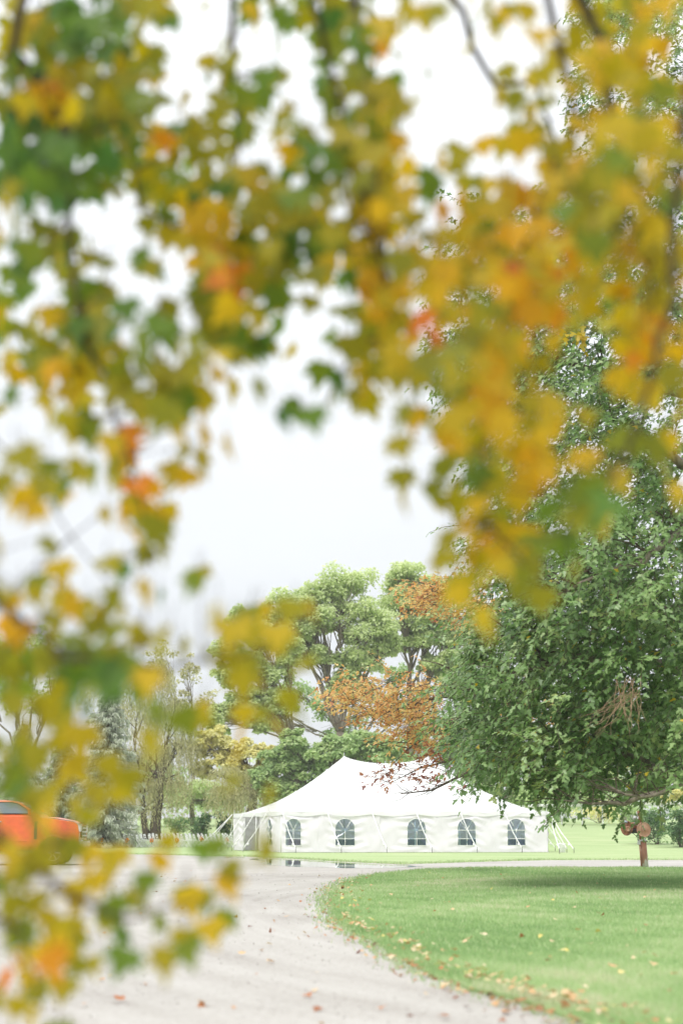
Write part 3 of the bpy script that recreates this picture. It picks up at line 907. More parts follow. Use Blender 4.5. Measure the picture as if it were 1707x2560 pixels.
# ================================================================== PICKUP TRUCK
def make_truck():
    M['paint'] = plain('orange_paint', (0.72, 0.125, 0.018), 0.32, 0.5, 0, 0.8)
    M['tyre'] = noise_mat('tyre_rubber', [(0.3, (0.025, 0.025, 0.025)), (0.7, (0.06, 0.058, 0.055))], 9, 4, 0.85)
    M['rim'] = plain('alloy', (0.55, 0.55, 0.55), 0.3, 0.5, 0.9)
    M['black'] = plain('black_trim', (0.03, 0.03, 0.03), 0.5)
    M['chrome'] = plain('chrome', (0.7, 0.7, 0.7), 0.15, 0.5, 1.0)
    M['lens'] = plain('lamp_lens', (0.75, 0.76, 0.78), 0.1, 0.8)
    g, t, b, out = new_mat('tinted_glass')
    b.inputs['Base Color'].default_value = (0.10, 0.13, 0.14, 1); b.inputs['Roughness'].default_value = 0.04
    b.inputs['Specular IOR Level'].default_value = 0.9; b.inputs['Coat Weight'].default_value = 1.0
    M['glass'] = g
    base = gp(193, 2164)
    root = empty('pickup_truck', (base.x, base.y + 1.0, 0.012), math.radians(2), 'orange red pickup truck parked on the gravel, front end showing', 'pickup truck')
    W = 1.0                                     # half width
    def arch(cx, r=.54, n=12):
        return [(cx + r * math.cos(PI * k / n), .46 + r * math.sin(PI * k / n)) for k in range(n + 1)]
    fa = arch(-.9); ra = arch(-4.75)
    prof = [(-.02, .62), (-.34, .5)] + [(x, max(z, .46)) for x, z in fa] + [(-1.6, .50), (-4.05, .50)] + ra + [(-5.5, .6), (-6.15, .68), (-6.2, 1.5), (-4.35, 1.52), (-4.3, 1.72), (-1.45, 1.74), (-1.40, 1.64),
            (-.85, 1.59), (-.2, 1.49), (-.06, 1.40), (0, 1.1)]
    bm = bmesh.new()
    vs = [bm.verts.new((x, -W, z)) for x, z in prof]
    f = bm.faces.new(vs)
    ex = bmesh.ops.extrude_face_region(bm, geom=[f])
    for e in ex['geom']:
        if isinstance(e, bmesh.types.BMVert): e.co.y = W
    bmesh.ops.recalc_face_normals(bm, faces=bm.faces)
    bmesh.ops.triangulate(bm, faces=[q for q in bm.faces if len(q.verts) > 4])
    me = bpy.data.meshes.new('body'); bm.to_mesh(me); bm.free(); me.materials.append(M['paint'])
    bevel(link('body', me, root), .05, 3, 40)
    # cab greenhouse
    low = [(-4.28, 1.70), (-1.42, 1.70)]
    def section(z, xr, xf, w): return [(xr, -w, z), (xf, -w, z), (xf, w, z), (xr, w, z)]
    secs = [section(1.70, -4.28, -1.42, .97), section(1.95, -4.24, -1.78, .92), section(2.15, -4.16, -2.1, .86), section(2.235, -4.05, -2.4, .80), section(2.265, -3.8, -2.75, .70)]
    mb = MB()
    mb.add([p for s in secs for p in s], [(i * 4 + k, i * 4 + (k + 1) % 4, (i + 1) * 4 + (k + 1) % 4, (i + 1) * 4 + k) for i in range(4) for k in range(4)] + [(16, 17, 18, 19)])
    bevel(mb.build('cab', M['paint'], root, True), .04, 3, 30)
    # side windows (both sides), following the tapered greenhouse
    def yw(z): return np.interp(z, [1.70, 1.95, 2.15, 2.235], [.97, .92, .86, .80]) + .035
    for sg in (-1, 1):
        for pts in ([(-2.95, 1.78), (-1.72, 1.78), (-1.95, 1.97), (-2.2, 2.12), (-2.42, 2.17), (-2.95, 2.18)], [(-4.1, 1.78), (-3.1, 1.78), (-3.1, 2.18), (-3.95, 2.16)]):
            mb = MB(); n = len(pts)
            mb.add([(x, sg * yw(z), z) for x, z in pts] + [(x, sg * (yw(z) - .06), z) for x, z in pts],
                   [tuple(range(n)) if sg < 0 else tuple(range(n - 1, -1, -1))] + [(i, (i + 1) % n, n + (i + 1) % n, n + i) for i in range(n)])
            w = mb.build('side_window', M['glass'], root)
            q = MB(); ring = [Vector((x, sg * (yw(z) + .004), z)) for x, z in pts]
            q.tube(ring + ring[:1], .016, 5, False); q.build('window_seal', M['black'], w)
    mb = MB()
    mb.add([(-1.49, -.88, 1.76), (-1.49, .88, 1.76), (-2.06, .80, 2.125), (-2.06, -.80, 2.125)], [(0, 1, 2, 3)])
    for i, p in enumerate(mb.v): mb.v[i] = (p[0] + .012, p[1], p[2] + .012)
    mb.build('windshield', M['glass'], root)
    # hood with a raised centre
    mb = MB()
    hx = [(-1.42, 1.655), (-.85, 1.615), (-.25, 1.51), (-.08, 1.43)]
    mb.add([(x, y, z + (.035 if abs(y) < .6 else 0.004)) for x, z in hx for y in (-.9, -.62, -.5, .5, .62, .9)], [(i * 6 + k, i * 6 + k + 1, (i + 1) * 6 + k + 1, (i + 1) * 6 + k) for i in range(3) for k in range(5)])
    mb.build('hood', M['paint'], root, True)
    for sg in (-1, 1):
        # doors as slightly proud skins with handles
        for (x0, x1) in ((-2.98, -1.62), (-4.0, -3.02)):
            mb = MB(); mb.box(((x0 + x1) / 2, sg * (W + .004), 1.15), (x1 - x0, .03, 1.08))
            d = mb.build('door', M['paint'], root); bevel(d, .012, 2)
            q = MB(); q.box((x0 + .14, sg * (W + .04), 1.5), (.2, .035, .045)); bevel(q.build('handle', M['chrome'], d), .01)
        mb = MB(); mb.box((-2.9, sg * (W + .022), .84), (2.2, .03, .06)); bevel(mb.build('side_moulding', M['paint'], root), .01)
        # dark vent panel behind the front wheel
        mb = MB(); mb.box((-1.53, sg * (W + .006), 1.2), (.1, .02, .62)); mb.build('side_vent', M['black'], root)
        # flares
        for cx in (-.9, -4.75):
            mb = MB(); mb.tube([(cx + .56 * math.cos(PI * k / 16 - .06), sg * (W + .01), .44 + .56 * math.sin(PI * k / 16 - .06)) for k in range(18)], .05, 8)
            mb.build('fender_flare', M['paint'], root, True)
        # mirror
        mb = MB(); mb.box((-1.72, sg * (W + .2), 1.83), (.14, .22, .24)); mm = mb.build('mirror', M['paint'], root); bevel(mm, .04, 3)
        q = MB(); q.tube([(-1.7, sg * (W - .06), 1.76), (-1.7, sg * (W + .14), 1.78)], .03, 6); q.build('mirror_arm', M['black'], mm)
        # headlight
        mb = MB(); mb.box((-.05, sg * .78, 1.27), (.16, .38, .24)); h = mb.build('headlight', M['lens'], root); bevel(h, .03, 2)
        q = MB(); q.box((-.06, sg * .78, 1.41), (.2, .42, .03)); q.build('headlight_brow', M['chrome'], h)
        mb = MB(); mb.box((-2.8, sg * (W + .06), .5), (2.3, .16, .05)); bevel(mb.build('running_board', M['black'], root), .015)
        mb = MB(); mb.box((-6.2, sg * .9, 1.2), (.05, .15, .4)); mb.build('tail_light', plain('red_lens', (.5, .02, .02), .2), root)
    mb = MB(); mb.box((.0, 0, 1.15), (.06, 1.1, .42)); gr = mb.build('grille', M['black'], root)
    for z in (1.02, 1.15, 1.28):
        q = MB(); q.box((.04, 0, z), (.03, 1.06, .05)); q.build('grille_bar', M['chrome'], gr)
    mb = MB(); mb.box((.04, 0, .74), (.2, 1.96, .26)); bevel(mb.build('bumper', M['chrome'], root), .05, 3)
    mb = MB(); mb.box((-6.25, 0, .74), (.16, 1.9, .2)); bevel(mb.build('bumper', M['chrome'], root), .04, 3)
    mb = MB(); mb.box((-5.25, 0, 1.53), (1.7, 1.6, .02)); mb.build('bed_liner', M['black'], root)
    # dark underside
    mb = MB(); mb.box((-3.0, 0, .62), (5.6, 1.3, .2)); mb.build('chassis', M['black'], root)
    for cx in (-.9, -4.75):
        for sg in (-1, 1):
            c = (cx, sg * .84, .42)
            ax_ = (0, sg, 0)
            mb = MB(); mb.lathe(c, ax_, [(-.14, .27), (-.14, .36), (-.11, .41), (.10, .41), (.14, .385), (.145, .36), (.135, .27)], 36)
            wh = mb.build('wheel', M['tyre'], root, True)
            q = MB(); q.lathe(c, ax_, [(.05, .262), (.137, .268), (.142, .25), (.09, .235), (.075, .10), (.11, .07), (.115, .02)], 32); rm = q.build('rim', M['rim'], wh, True)
            for k in range(20):
                t_ = 2 * PI * k / 20
                q = MB(); q.box((0, 0, 0), (.05, .2, .03))
                tr = MB(); R = Matrix.Rotation(-t_, 3, 'Y')
                tr.box(Vector(c) + Vector((math.cos(t_) * .412, 0, math.sin(t_) * .412)), (.02, .2, .06), R)
                tr.build('tread_block', M['tyre'], wh)
            sp = MB()
            for k in range(6):
                t_ = 2 * PI * k / 6
                sp.tube([Vector(c) + Vector((math.cos(t_) * .06, sg * .115, math.sin(t_) * .06)), Vector(c) + Vector((math.cos(t_) * .24, sg * .12, math.sin(t_) * .24))], [.04, .028], 6)
            sp.build('spokes', M['rim'], wh)
make_truck()

# ================================================================== FOLDING CHAIRS
def make_chairs():
    mat = plain('white_resin', (0.8, 0.8, 0.79), 0.4)
    GRP = 'white folding chairs set out in rows on the grass'
    mb = MB(); mb.box((.02, 0, .45), (.40, .40, .03)); seat = mb.mesh('seat', mat)
    mb = MB()
    for z0, z1 in ((.66, .74), (.78, .88)):
        pass
    rot = Matrix.Rotation(math.radians(-14), 3, 'Y')
    mb.box((-.245, 0, .83), (.022, .40, .12), rot); mb.box((-.21, 0, .66), (.02, .40, .06), rot); back = mb.mesh('backrest', mat)
    mb = MB(); mb.tube([(.2, .19, 0), (-.14, .19, .47), (-.26, .19, .88)], .017, 6); leg1 = mb.mesh('leg', mat)
    mb = MB(); mb.tube([(.2, -.19, 0), (-.14, -.19, .47), (-.26, -.19, .88)], .017, 6); leg2 = mb.mesh('leg', mat)
    mb = MB(); mb.tube([(-.24, .165, 0), (.18, .165, .45)], .015, 6); leg3 = mb.mesh('leg', mat)
    mb = MB(); mb.tube([(-.24, -.165, 0), (.18, -.165, .45)], .015, 6); leg4 = mb.mesh('leg', mat)
    mb = MB(); mb.tube([(.155, -.19, .06), (.155, .19, .06)], .01, 5); mb.tube([(-.2, -.165, .05), (-.2, .165, .05)], .01, 5); bar = mb.mesh('stretcher', mat)
    parts = [('seat', seat), ('backrest', back), ('leg', leg1), ('leg', leg2), ('leg', leg3), ('leg', leg4), ('stretcher', bar)]
    petals = leaf_mat('orange_petal', [(0, (.6, .16, .01)), (1, (.7, .32, .03))], .2)
    green = plain('bouquet_green', (.1, .2, .05))
    face = math.radians(-11)
    fx, fy = math.cos(face), math.sin(face)
    ORD = ['first', 'second', 'third', 'fourth', 'fifth', 'sixth', 'seventh', 'eighth', 'ninth', 'tenth', 'eleventh', 'twelfth']
    first = None
    for row in range(11):
        px = 258 + row * 31.0
        for col in range(5):
            d = col * .52 + (.7 if col > 2 else 0)
            p0 = gx(px, 103.5)
            x = p0.x + col * .2 + random.uniform(-.02, .02)
            y = p0.y + d * fx + random.uniform(-.03, .03)
            z = terrain(y)
            if first is None:
                r = empty('folding_chair', (x, y, z), face, 'white folding chair in the rows set out on the grass left of the tent', 'folding chair', GRP)
                for n, me in parts: link(n, me, r)
                first = r
            else:
                r = first.copy(); COL.objects.link(r)
                for ch in list(first.children):
                    c = ch.copy(); COL.objects.link(c); c.parent = r
                r.location = (x, y, z)
                r.rotation_euler = (0, 0, face + random.uniform(-.06, .06))
            r['label'] = f'white folding chair, {ORD[col]} from the near end of the {ORD[row]} row from the left'
            if col == 0 and row % 2 == 0 or (col == 3 and row % 3 == 1):
                o = empty('flower_bunch', (x, y - .24, z + .5), 0, f"orange flower bunch on the {'near end' if col == 0 else 'fourth chair'} of the {ORD[row]} chair row from left", 'flowers', 'orange flower bunches on the end chairs')
                n = 36
                dd = rdir(n) * np.array([[.11, .11, .14]])
                pos = dd
                fl = leaf_cloud('blooms', pos, norm(dd + RNG.normal(0, .05, (n, 3))), rdir(n), np.full(n, .11), RNG.random(n), T_QUAD, petals, o, None)
                q = MB(); q.tube([(0, 0, -.28), (0, 0, 0)], [.012, .03], 6); q.build('stems', green, o)
make_chairs()

# dried frond bunch by the end of the rows
def make_fronds():
    p = gx(548, 98.2)
    o = empty('dried_frond_bunch', p, 0, 'bunch of cream dried fronds leaning out beside the white chairs by the tent', 'dried fronds')
    mat = plain('dried_frond_cream', (0.62, 0.53, 0.32), .7)
    mat2 = plain('dried_frond_white', (0.78, 0.76, 0.7), .7)
    for k in range(26):
        a = random.uniform(-1.25, .9)
        ln = random.uniform(.7, 1.25)
        pts = []
        for i in range(7):
            t_ = i / 6
            pts.append((math.sin(a) * ln * t_ * (1 - .1 * t_), random.uniform(-.03, .03) + .15 * math.sin(k), .12 + math.cos(a) * ln * t_ - (.55 * t_ * t_ * abs(math.sin(a)))))
        mb = MB(); mb.tube(pts, [.012, .02, .026, .026, .022, .014, .004], 4); mb.build('frond', mat if k % 2 else mat2, o)
    mb = MB(); mb.lathe((0, 0, 0), (0, 0, 1), [(0, .16), (.02, .17), (.28, .2), (.3, .2)], 16); mb.build('pot', M['white_metal'], o, True)
make_fronds()

# ================================================================== RUSTY POST
def make_post():
    rust = noise_mat('rusty_iron', [(0.25, (0.14, 0.06, 0.035)), (0.5, (0.28, 0.125, 0.07)), (0.72, (0.42, 0.25, 0.18))], 5, 8, 0.75, (1, 1, .6), 0.4, 30, 0.3)
    rust_light = noise_mat('rusty_disc', [(0.25, (0.32, 0.15, 0.09)), (0.55, (0.45, 0.25, 0.17)), (0.8, (0.56, 0.4, 0.32))], 3.5, 7, 0.65, bump=0.2, bscale=24)
    peel = noise_mat('rust_with_flaked_paint', [(0.36, (0.25, 0.12, 0.075)), (0.50, (0.36, 0.2, 0.14)), (0.545, (0.6, 0.55, 0.52)), (0.8, (0.68, 0.65, 0.63))], 3.6, 8, 0.8, (1, 1, .45), 0.4, 30)
    dark = plain('greasy_black', (0.03, 0.026, 0.024), .5)
    zinc = noise_mat('zinc', [(0.3, (0.38, 0.38, 0.38)), (0.7, (0.6, 0.6, 0.6))], 6, 5, 0.5, metal=.3)
    bl = plain('blue_grey_metal', (0.3, 0.34, 0.4), .35, metal=.4)
    b = gp(1610, 2172.5)
    b.z = 0.01
    k = 1 / ppm(b.y)
    root = empty('rusty_machine_post', b, 0, 'rusty iron pipe post with two round discs at the far edge of the lawn', 'old machinery')
    P = lambda px, py, d=0.0: Vector(((px - 1610) * k, d, (2172.5 - py) * k))
    mb = MB(); mb.tube([P(1611, 2176), P(1609.5, 2140), P(1608, 2106)], [.125, .122, .12], 20); mb.build('pipe', peel, root, True)
    mb = MB(); mb.lathe(P(1608, 2106), (0, 0, 1), [(0, .135), (.02, .15), (.035, .15), (.05, .085), (.1, .083)], 20); mb.build('collar', zinc, root, True)
    mb = MB(); mb.tube([P(1606, 2104), P(1606, 2060)], .075, 14); mb.build('neck', rust, root, True)
    # front disc faces the road, slightly to the right
    axd = Vector((.18, -1, .02)).normalized()
    mb = MB(); mb.lathe(P(1609, 2078, -.17), axd, [(-.02, .2), (0, .232), (.035, .236), (.045, .228), (.03, .215), (.035, .17), (.042, .06), (.05, .045), (.05, .01)], 40)
    dsc = mb.build('disc', rust_light, root, True)
    for a in range(4):
        t_ = a * PI / 2 + .5
        q = MB(); c = P(1609, 2078, -.22) + Vector((math.cos(t_) * .03, 0, math.sin(t_) * .03)); q.lathe(c, axd, [(0, .009), (.016, .009)], 6); q.build('bolt', dark if a % 2 else zinc, dsc)
    # rear drum turned to the left
    axl = Vector((-.75, -.65, 0)).normalized()
    mb = MB(); mb.lathe(P(1571, 2074, .03), axl, [(-.16, .06), (-.14, .15), (-.06, .2), (0, .232), (.02, .236), (.03, .228), (.0, .2), (-.03, .08), (.0, .05)], 36); mb.build('drum', rust, root, True)
    mb = MB(); mb.lathe(P(1571, 2076, -.16), (.1, -1, 0), [(-.1, .085), (0, .085), (.015, .08), (.02, .055), (.01, .05), (.012, .01)], 24); mb.build('hub', rust_light, root, True)
    mb = MB(); mb.tube([P(1560, 2072, .05), P(1608, 2071, .05)], .06, 12); mb.build('axle', rust, root, True)
    mb = MB(); mb.box(P(1588, 2081, .02), (.26, .2, .14)); bevel(mb.build('gear_housing', dark, root), .03, 3)
    mb = MB(); mb.tube([P(1580, 2064, 0), P(1600, 2062, 0)], .045, 10); mb.build('upper_tube', rust, root, True)
    mb = MB(); mb.lathe(P(1566, 2062, -.08), (.1, 0, 1), [(0, .06), (.03, .075), (.06, .07), (.08, .03)], 16); mb.build('cap', bl, root, True)
    mb = MB(); mb.lathe(P(1590.5, 2049, -.05), (-.4, -1, 0), [(0, .05), (.01, .065), (.03, .065), (.035, .03), (.045, .025)], 20); mb.build('pulley', zinc, root, True)
    mb = MB(); mb.tube([P(1606, 2062, 0), P(1604.5, 2048, 0), P(1601, 2031, 0)], [.07, .055, .04], 12); mb.build('arm', rust, root, True)
    mb = MB(); mb.tube([P(1587, 2064, -.06), P(1594, 2058, -.08), P(1599, 2046, -.08)], .02, 8); mb.build('lever', zinc, root, True)
    mb = MB(); mb.tube([P(1597, 2052, -.04), P(1596, 2034, -.04)], .018, 8); mb.build('rod', zinc, root, True)
    mb = MB(); mb.tube([P(1573, 2083, -.15), P(1585, 2088, -.15), P(1594, 2096, -.14), P(1598, 2112, -.13)], .011, 6); mb.build('cable', dark, root)
    mb = MB(); mb.box(P(1597, 2110, -.13), (.09, .06, .12)); bevel(mb.build('junction_box', zinc, root), .01)
    mb = MB(); mb.tube([P(1599, 2114, -.12), P(1600, 2150, -.125), P(1601.5, 2173, -.125)], .02, 8); mb.build('conduit', rust, root, True)
make_post()

# ================================================================== TREES
def limb_pts(a, b, sag=0.0, n=6, jit=0.03):
    a, b = Vector(a), Vector(b)
    ln = (b - a).length
    res = []
    for i in range(n + 1):
        t_ = i / n
        p = a.lerp(b, t_)
        if 0 < i < n:
            p += Vector((random.uniform(-1, 1), random.uniform(-1, 1), random.uniform(-1, 1))) * ln * jit
        p.z += sag * ln * math.sin(PI * t_)
        res.append(p)
    return res

def tree_root(name, base, label, cat, group=None):
    return empty(name, base, 0, label, cat, group)

def clump_leaves(C, R, n, up=0.75, hollow=0.55):
    """leaf points on the outer part of ellipsoid clumps; C (k,3), R (k,3)"""
    k = len(C)
    idx = np.repeat(np.arange(k), n)
    d = rdir(len(idx)); d[:, 2] = np.where(d[:, 2] < -.55, -d[:, 2] * .7, d[:, 2]); d = norm(d)
    r = hollow + (1 - hollow) * RNG.random(len(idx)) ** .6
    pos = C[idx] + d * R[idx] * r[:, None] + RNG.normal(0, .16, (len(idx), 3)) * R[idx]
    nr = norm(d * .7 + np.array([[0, -.1, up]]) + RNG.normal(0, .3, pos.shape))
    return pos, nr, idx, d

def broad_tree(name, base_px, Y, lobes, mat, label, cat='tree', group=None, leaf=0.22, sub=9, per=130, trunk_r=.35, fork=None, bark='bark_grey', depth=3.2, tint0=.5, drape=0.0, stems=1, zbase=None):
    base = gx(base_px, Y)
    root = tree_root(name, base, label, cat, group)
    k = 1 / ppm(Y)
    sub = int(sub * 2); per = int(per * .62)
    C, R, lobeC = [], [], []
    for (px, py, rx, ry) in lobes:
        c0 = at(px, py, Y)
        lobeC.append(c0)
        for s in range(sub):
            d = rdir(1)[0]
            q = np.array(c0) + d * np.array([rx * k, min(rx * k, depth), ry * k * 1.1]) * (0.25 + .75 * random.random())
            C.append(q)
            rr = (rx * k) * random.uniform(.22, .42)
            R.append((rr, rr, rr * .8))
    C, R = np.array(C), np.array(R)
    pos, nr, idx, d = clump_leaves(C, R, per)
    n = len(pos)
    tint = tint0 + .16 * (RNG.random(len(C))[idx] - .5) * 2 + RNG.normal(0, .17, n)
    tip = norm(d + np.array([[0, 0, -.6]]) + RNG.normal(0, .5, (n, 3)))
    sz = leaf * (.6 + .8 * RNG.random(n))
    pos = pos - np.array(base)[None]
    leaf_cloud('foliage', pos, tip, nr, sz, np.clip(tint, .02, .98), T_QUAD, mat, root)
    # trunk and limbs
    b0 = Vector((0, 0, -.1))
    if fork is None:
        fork = [(base_px, 0)]
        fz = (min(c.z for c in lobeC) - base.z) * .45
        fk = Vector((0, 0, max(.8, fz)))
    else:
        fk = at(fork[0], fork[1], Y) - base
    mb = MB(); mb.tube(limb_pts(b0, fk, 0, 6, .02), [trunk_r * (1.15 - .4 * i / 6) for i in range(7)], 10)
    mb.build('trunk', M[bark], root, True)
    for j, c in enumerate(lobeC):
        tgt = c - base
        mb = MB()
        r0 = trunk_r * random.uniform(.3, .5)
        mb.tube(limb_pts(fk - Vector((0, 0, .2)), tgt, .05, 8, .025), [r0 * (1 - .8 * i / 8) for i in range(9)], 6)
        lo = mb.build('limb', M[bark], root, True)
        mb = MB()
        sel = [q for q in range(j * sub, (j + 1) * sub)]
        st = limb_pts(fk, tgt, .05, 8, .02)
        for q in sel:
            s_ = st[random.choice((4, 5, 6))]
            mb.tube(limb_pts(s_, Vector(C[q]) - base, .03, 4, .05), [r0 * .35, r0 * .3, r0 * .22, r0 * .14, r0 * .06], 5)
        setp(mb.build('branches', M[bark], lo), kind='stuff')
    return root

def willow_tree(name, base_px, Y, lobes, mat, label, stems, group=None, leaf=.3, strands=40, trunk_r=.4, bark='bark', hang=(1.2, 3.2), sparse=1.0):
    base = gx(base_px, Y)
    root = tree_root(name, base, label, 'tree', group)
    k = 1 / ppm(Y)
    P, Tn = [], []
    lobeC = []
    for (px, py, rx, ry) in lobes:
        c0 = np.array(at(px, py, Y)); lobeC.append(c0)
        for s in range(int(strands * sparse)):
            d = rdir(1)[0]; d[2] = abs(d[2])
            st = c0 + d * np.array([rx * k, rx * k * .9, ry * k]) * (.55 + .45 * random.random())
            ln = random.uniform(*hang)
            sway = RNG.normal(0, .12, 2)
            m = int(ln / .16)
            tt = np.linspace(0, 1, m)
            pts = np.stack([st[0] + d[0] * .5 * np.sin(tt * 1.4) + sway[0] * tt, st[1] + d[1] * .5 * np.sin(tt * 1.4) + sway[1] * tt, st[2] + .35 * np.sin(tt * 2.2) * (1 - tt) - ln * tt ** 1.25], 1)
            P.append(pts + RNG.normal(0, .05, pts.shape)); Tn.append(np.full(m, random.uniform(.25, .75)))
    pos = np.concatenate(P) - np.array(base); n = len(pos)
    keep = pos[:, 2] > .3
    pos = pos[keep]; tn = np.concatenate(Tn)[keep] + RNG.normal(0, .15, keep.sum()); n = len(pos)
    tip = norm(np.stack([RNG.normal(0, .5, n), RNG.normal(0, .5, n), -np.ones(n)], 1))
    leaf_cloud('foliage', pos, tip, rdir(n) + np.array([[0, -.3, .5]]), np.stack([leaf * (.8 + .5 * RNG.random(n)), leaf * (.7 + .7 * RNG.random(n))], 1), np.clip(tn, .02, .98), T_NARROW, mat, root)
    for sx, lean, r, topy in stems:
        fk = at(lean, topy, Y) - base
        b0 = Vector(((sx - base_px) * k, 0, -.15))
        mb = MB(); mb.tube(limb_pts(b0, fk, 0, 6, .03), [r * (1.25, 1.0, .92, .85, .75, .65, .55)[i] for i in range(7)], 12); mb.build('trunk', M[bark], root, True)
        near = sorted(lobeC, key=lambda c: (Vector(c) - base - fk).length)[:max(2, len(lobeC) * 2 // 3)]
        for c in near:
            tgt = Vector(c) - base
            mb = MB(); st = limb_pts(fk - Vector((0, 0, .3)), tgt, .08, 8, .03); mb.tube(st, [r * .4 * (1 - .8 * i / 8) for i in range(9)], 6)
            lo = mb.build('limb', M[bark], root, True)
            mb = MB()
            for q in range(7):
                s_ = st[random.choice((3, 4, 5, 6, 7))]
                e = tgt + Vector((random.uniform(-1.6, 1.6), random.uniform(-1.2, 1.2), random.uniform(-.2, 2.0)))
                mb.tube(limb_pts(s_, e, .05, 4, .05), [r * .13, r * .1, r * .08, r * .05, r * .02], 5)
            setp(mb.build('branches', M[bark], lo), kind='stuff')
    return root

def spruce(base_px, Y, top_py, rad, label, dens=1.0, group=None, tint=.55):
    base = gx(base_px, Y)
    H = at(base_px, top_py, Y).z - base.z
    root = tree_root('spruce_tree', base, label, 'tree', group)
    mb = MB(); mb.tube([(0, 0, -.1), (0, 0, H * .5), (0, 0, H * .97)], [.24, .14, .02], 10); mb.build('trunk', M['bark'], root, True)
    pos, tip, tn = [], [], []
    br = MB()
    z = .5
    while z < H * .98:
        f = 1 - z / H
        ln = rad * (f ** .8) * random.uniform(.85, 1.12) + .12
        nb = 7
        a0 = random.uniform(0, 6)
        for b in range(nb):
            a = a0 + 2 * PI * b / nb + random.uniform(-.25, .25)
            l_ = ln * random.uniform(.55, 1.25)
            ca, sa = math.cos(a), math.sin(a)
            droop = .25 + .5 * f
            br.tube([(0, 0, z), (ca * l_ * .5, sa * l_ * .5, z - droop * l_ * .28), (ca * l_, sa * l_, z - droop * l_ * .42)], [.03, .02, .005], 4, False)
            m = int(46 * l_ * dens) + 6
            t_ = RNG.random(m) ** .8
            r = t_ * l_
            side = RNG.normal(0, .16, m) * (1 - .5 * t_) * l_ ** .5
            zz = z - droop * l_ * (.62 * t_ - .2 * t_ * t_) - np.abs(RNG.normal(0, .14, m))
            p = np.stack([ca * r - sa * side, sa * r + ca * side, zz], 1)
            pos.append(p)
            tp = np.stack([ca * .6 + RNG.normal(0, .45, m), sa * .6 + RNG.normal(0, .45, m), -.75 + RNG.normal(0, .3, m)], 1)
            tip.append(tp)
            tn.append(tint + .25 * (t_ - .5) + RNG.normal(0, .17, m))
        z += .30 + .16 * f
    setp(br.build('branches', M['bark'], root), kind='stuff')
    pos, tip, tn = np.concatenate(pos), np.concatenate(tip), np.concatenate(tn); n = len(pos)
    leaf_cloud('needles', pos, tip, rdir(n) * .6 + np.array([[0, 0, 1.0]]), np.stack([.34 + .2 * RNG.random(n), .26 + .2 * RNG.random(n)], 1), np.clip(tn, .02, .98), T_NARROW, L['spruce'], root)
    return root

def shrub(px, py, Y, rx, ry, mat, label, group=None, leaf=.13, n=24, per=90, name='shrub'):
    base = gx(px, Y)
    k = 1 / ppm(Y)
    root = tree_root(name, base, label, 'shrub', group)
    hgt = max(.6, at(px, py - ry, Y).z - base.z)
    C = np.array([(random.gauss(0, .5) * rx * k, random.gauss(0, .4) * rx * k * .8, random.uniform(.15, .85) * hgt) for _ in range(n)])
    R = np.array([[rx * k * random.uniform(.25, .42)] * 3 for _ in range(n)]); R[:, 2] = np.minimum(R[:, 2], hgt * .3)
    pos, nr, idx, d = clump_leaves(C, R, per)
    m = len(pos)
    pos[:, 2] = np.maximum(pos[:, 2], .03)
    leaf_cloud('foliage', pos, norm(d + RNG.normal(0, .6, (m, 3))), nr, leaf * (.6 + .8 * RNG.random(m)), np.clip(.5 + .15 * RNG.normal(size=n)[idx] + RNG.normal(0, .16, m), .02, .98), T_QUAD, mat, root)
    mb = MB()
    for q in range(9):
        c = C[q]
        mb.tube(limb_pts((random.uniform(-.15, .15), random.uniform(-.1, .1), -.05), c, .05, 4, .04), [.04, .03, .025, .018, .008], 5)
    mb.build('stems', M['bark'], root)
    return root

G_BACK = 'trees standing behind the tent'
broad_tree('broadleaf_tree', 850, 126, [(760, 1500, 88, 52), (850, 1470, 88, 48), (700, 1548, 72, 48), (905, 1560, 85, 55), (800, 1560, 80, 40), (965, 1600, 55, 42), (740, 1590, 60, 30), (890, 1650, 65, 38), (800, 1640, 50, 22), (880, 1720, 60, 34)],
           L['light'], 'tall pale green tree with bare forked limbs, rising above the left tent peak', group=G_BACK, fork=(850, 1830), trunk_r=.42, sub=13, per=300, leaf=.26)
broad_tree('broadleaf_tree', 900, 142, [(735, 1720, 55, 44), (810, 1765, 60, 44), (890, 1735, 55, 40), (960, 1765, 60, 44), (690, 1800, 50, 40), (860, 1825, 60, 40), (1000, 1690, 50, 40), (1040, 1770, 60, 50), (640, 1760, 46, 40)],
           L['mid'], 'darker green tree filling the space behind the bare forked limbs', group=G_BACK, fork=(890, 1880), trunk_r=.3, sub=7, per=120, leaf=.26, tint0=.35)
broad_tree('broadleaf_tree', 1035, 130, [(1010, 1448, 66, 40), (1075, 1478, 62, 44), (1000, 1500, 62, 44), (1085, 1545, 72, 52), (1030, 1590, 62, 42), (1130, 1600, 60, 50), (1090, 1660, 52, 36), (1150, 1700, 60, 50), (1180, 1560, 60, 60)],
           L['light'], 'tall pale green tree rising above the right tent peak beside the copper oak', group=G_BACK, fork=(1030, 1800), trunk_r=.4, sub=12, per=300, leaf=.26)
broad_tree('broadleaf_tree', 760, 121, [(610, 1560, 52, 40), (660, 1590, 55, 40), (575, 1620, 48, 36), (620, 1665, 55, 36), (570, 1690, 45, 30), (680, 1690, 50, 26), (640, 1745, 46, 34), (590, 1770, 46, 34), (700, 1760, 46, 34), (720, 1640, 50, 40), (650, 1800, 46, 30), (545, 1800, 46, 34)],
           L['light'], 'leaning pale green tree left of the tallest pale tree, crown behind blurred leaves', group=G_BACK, fork=(735, 1860), trunk_r=.34, sub=11, per=280, leaf=.25)
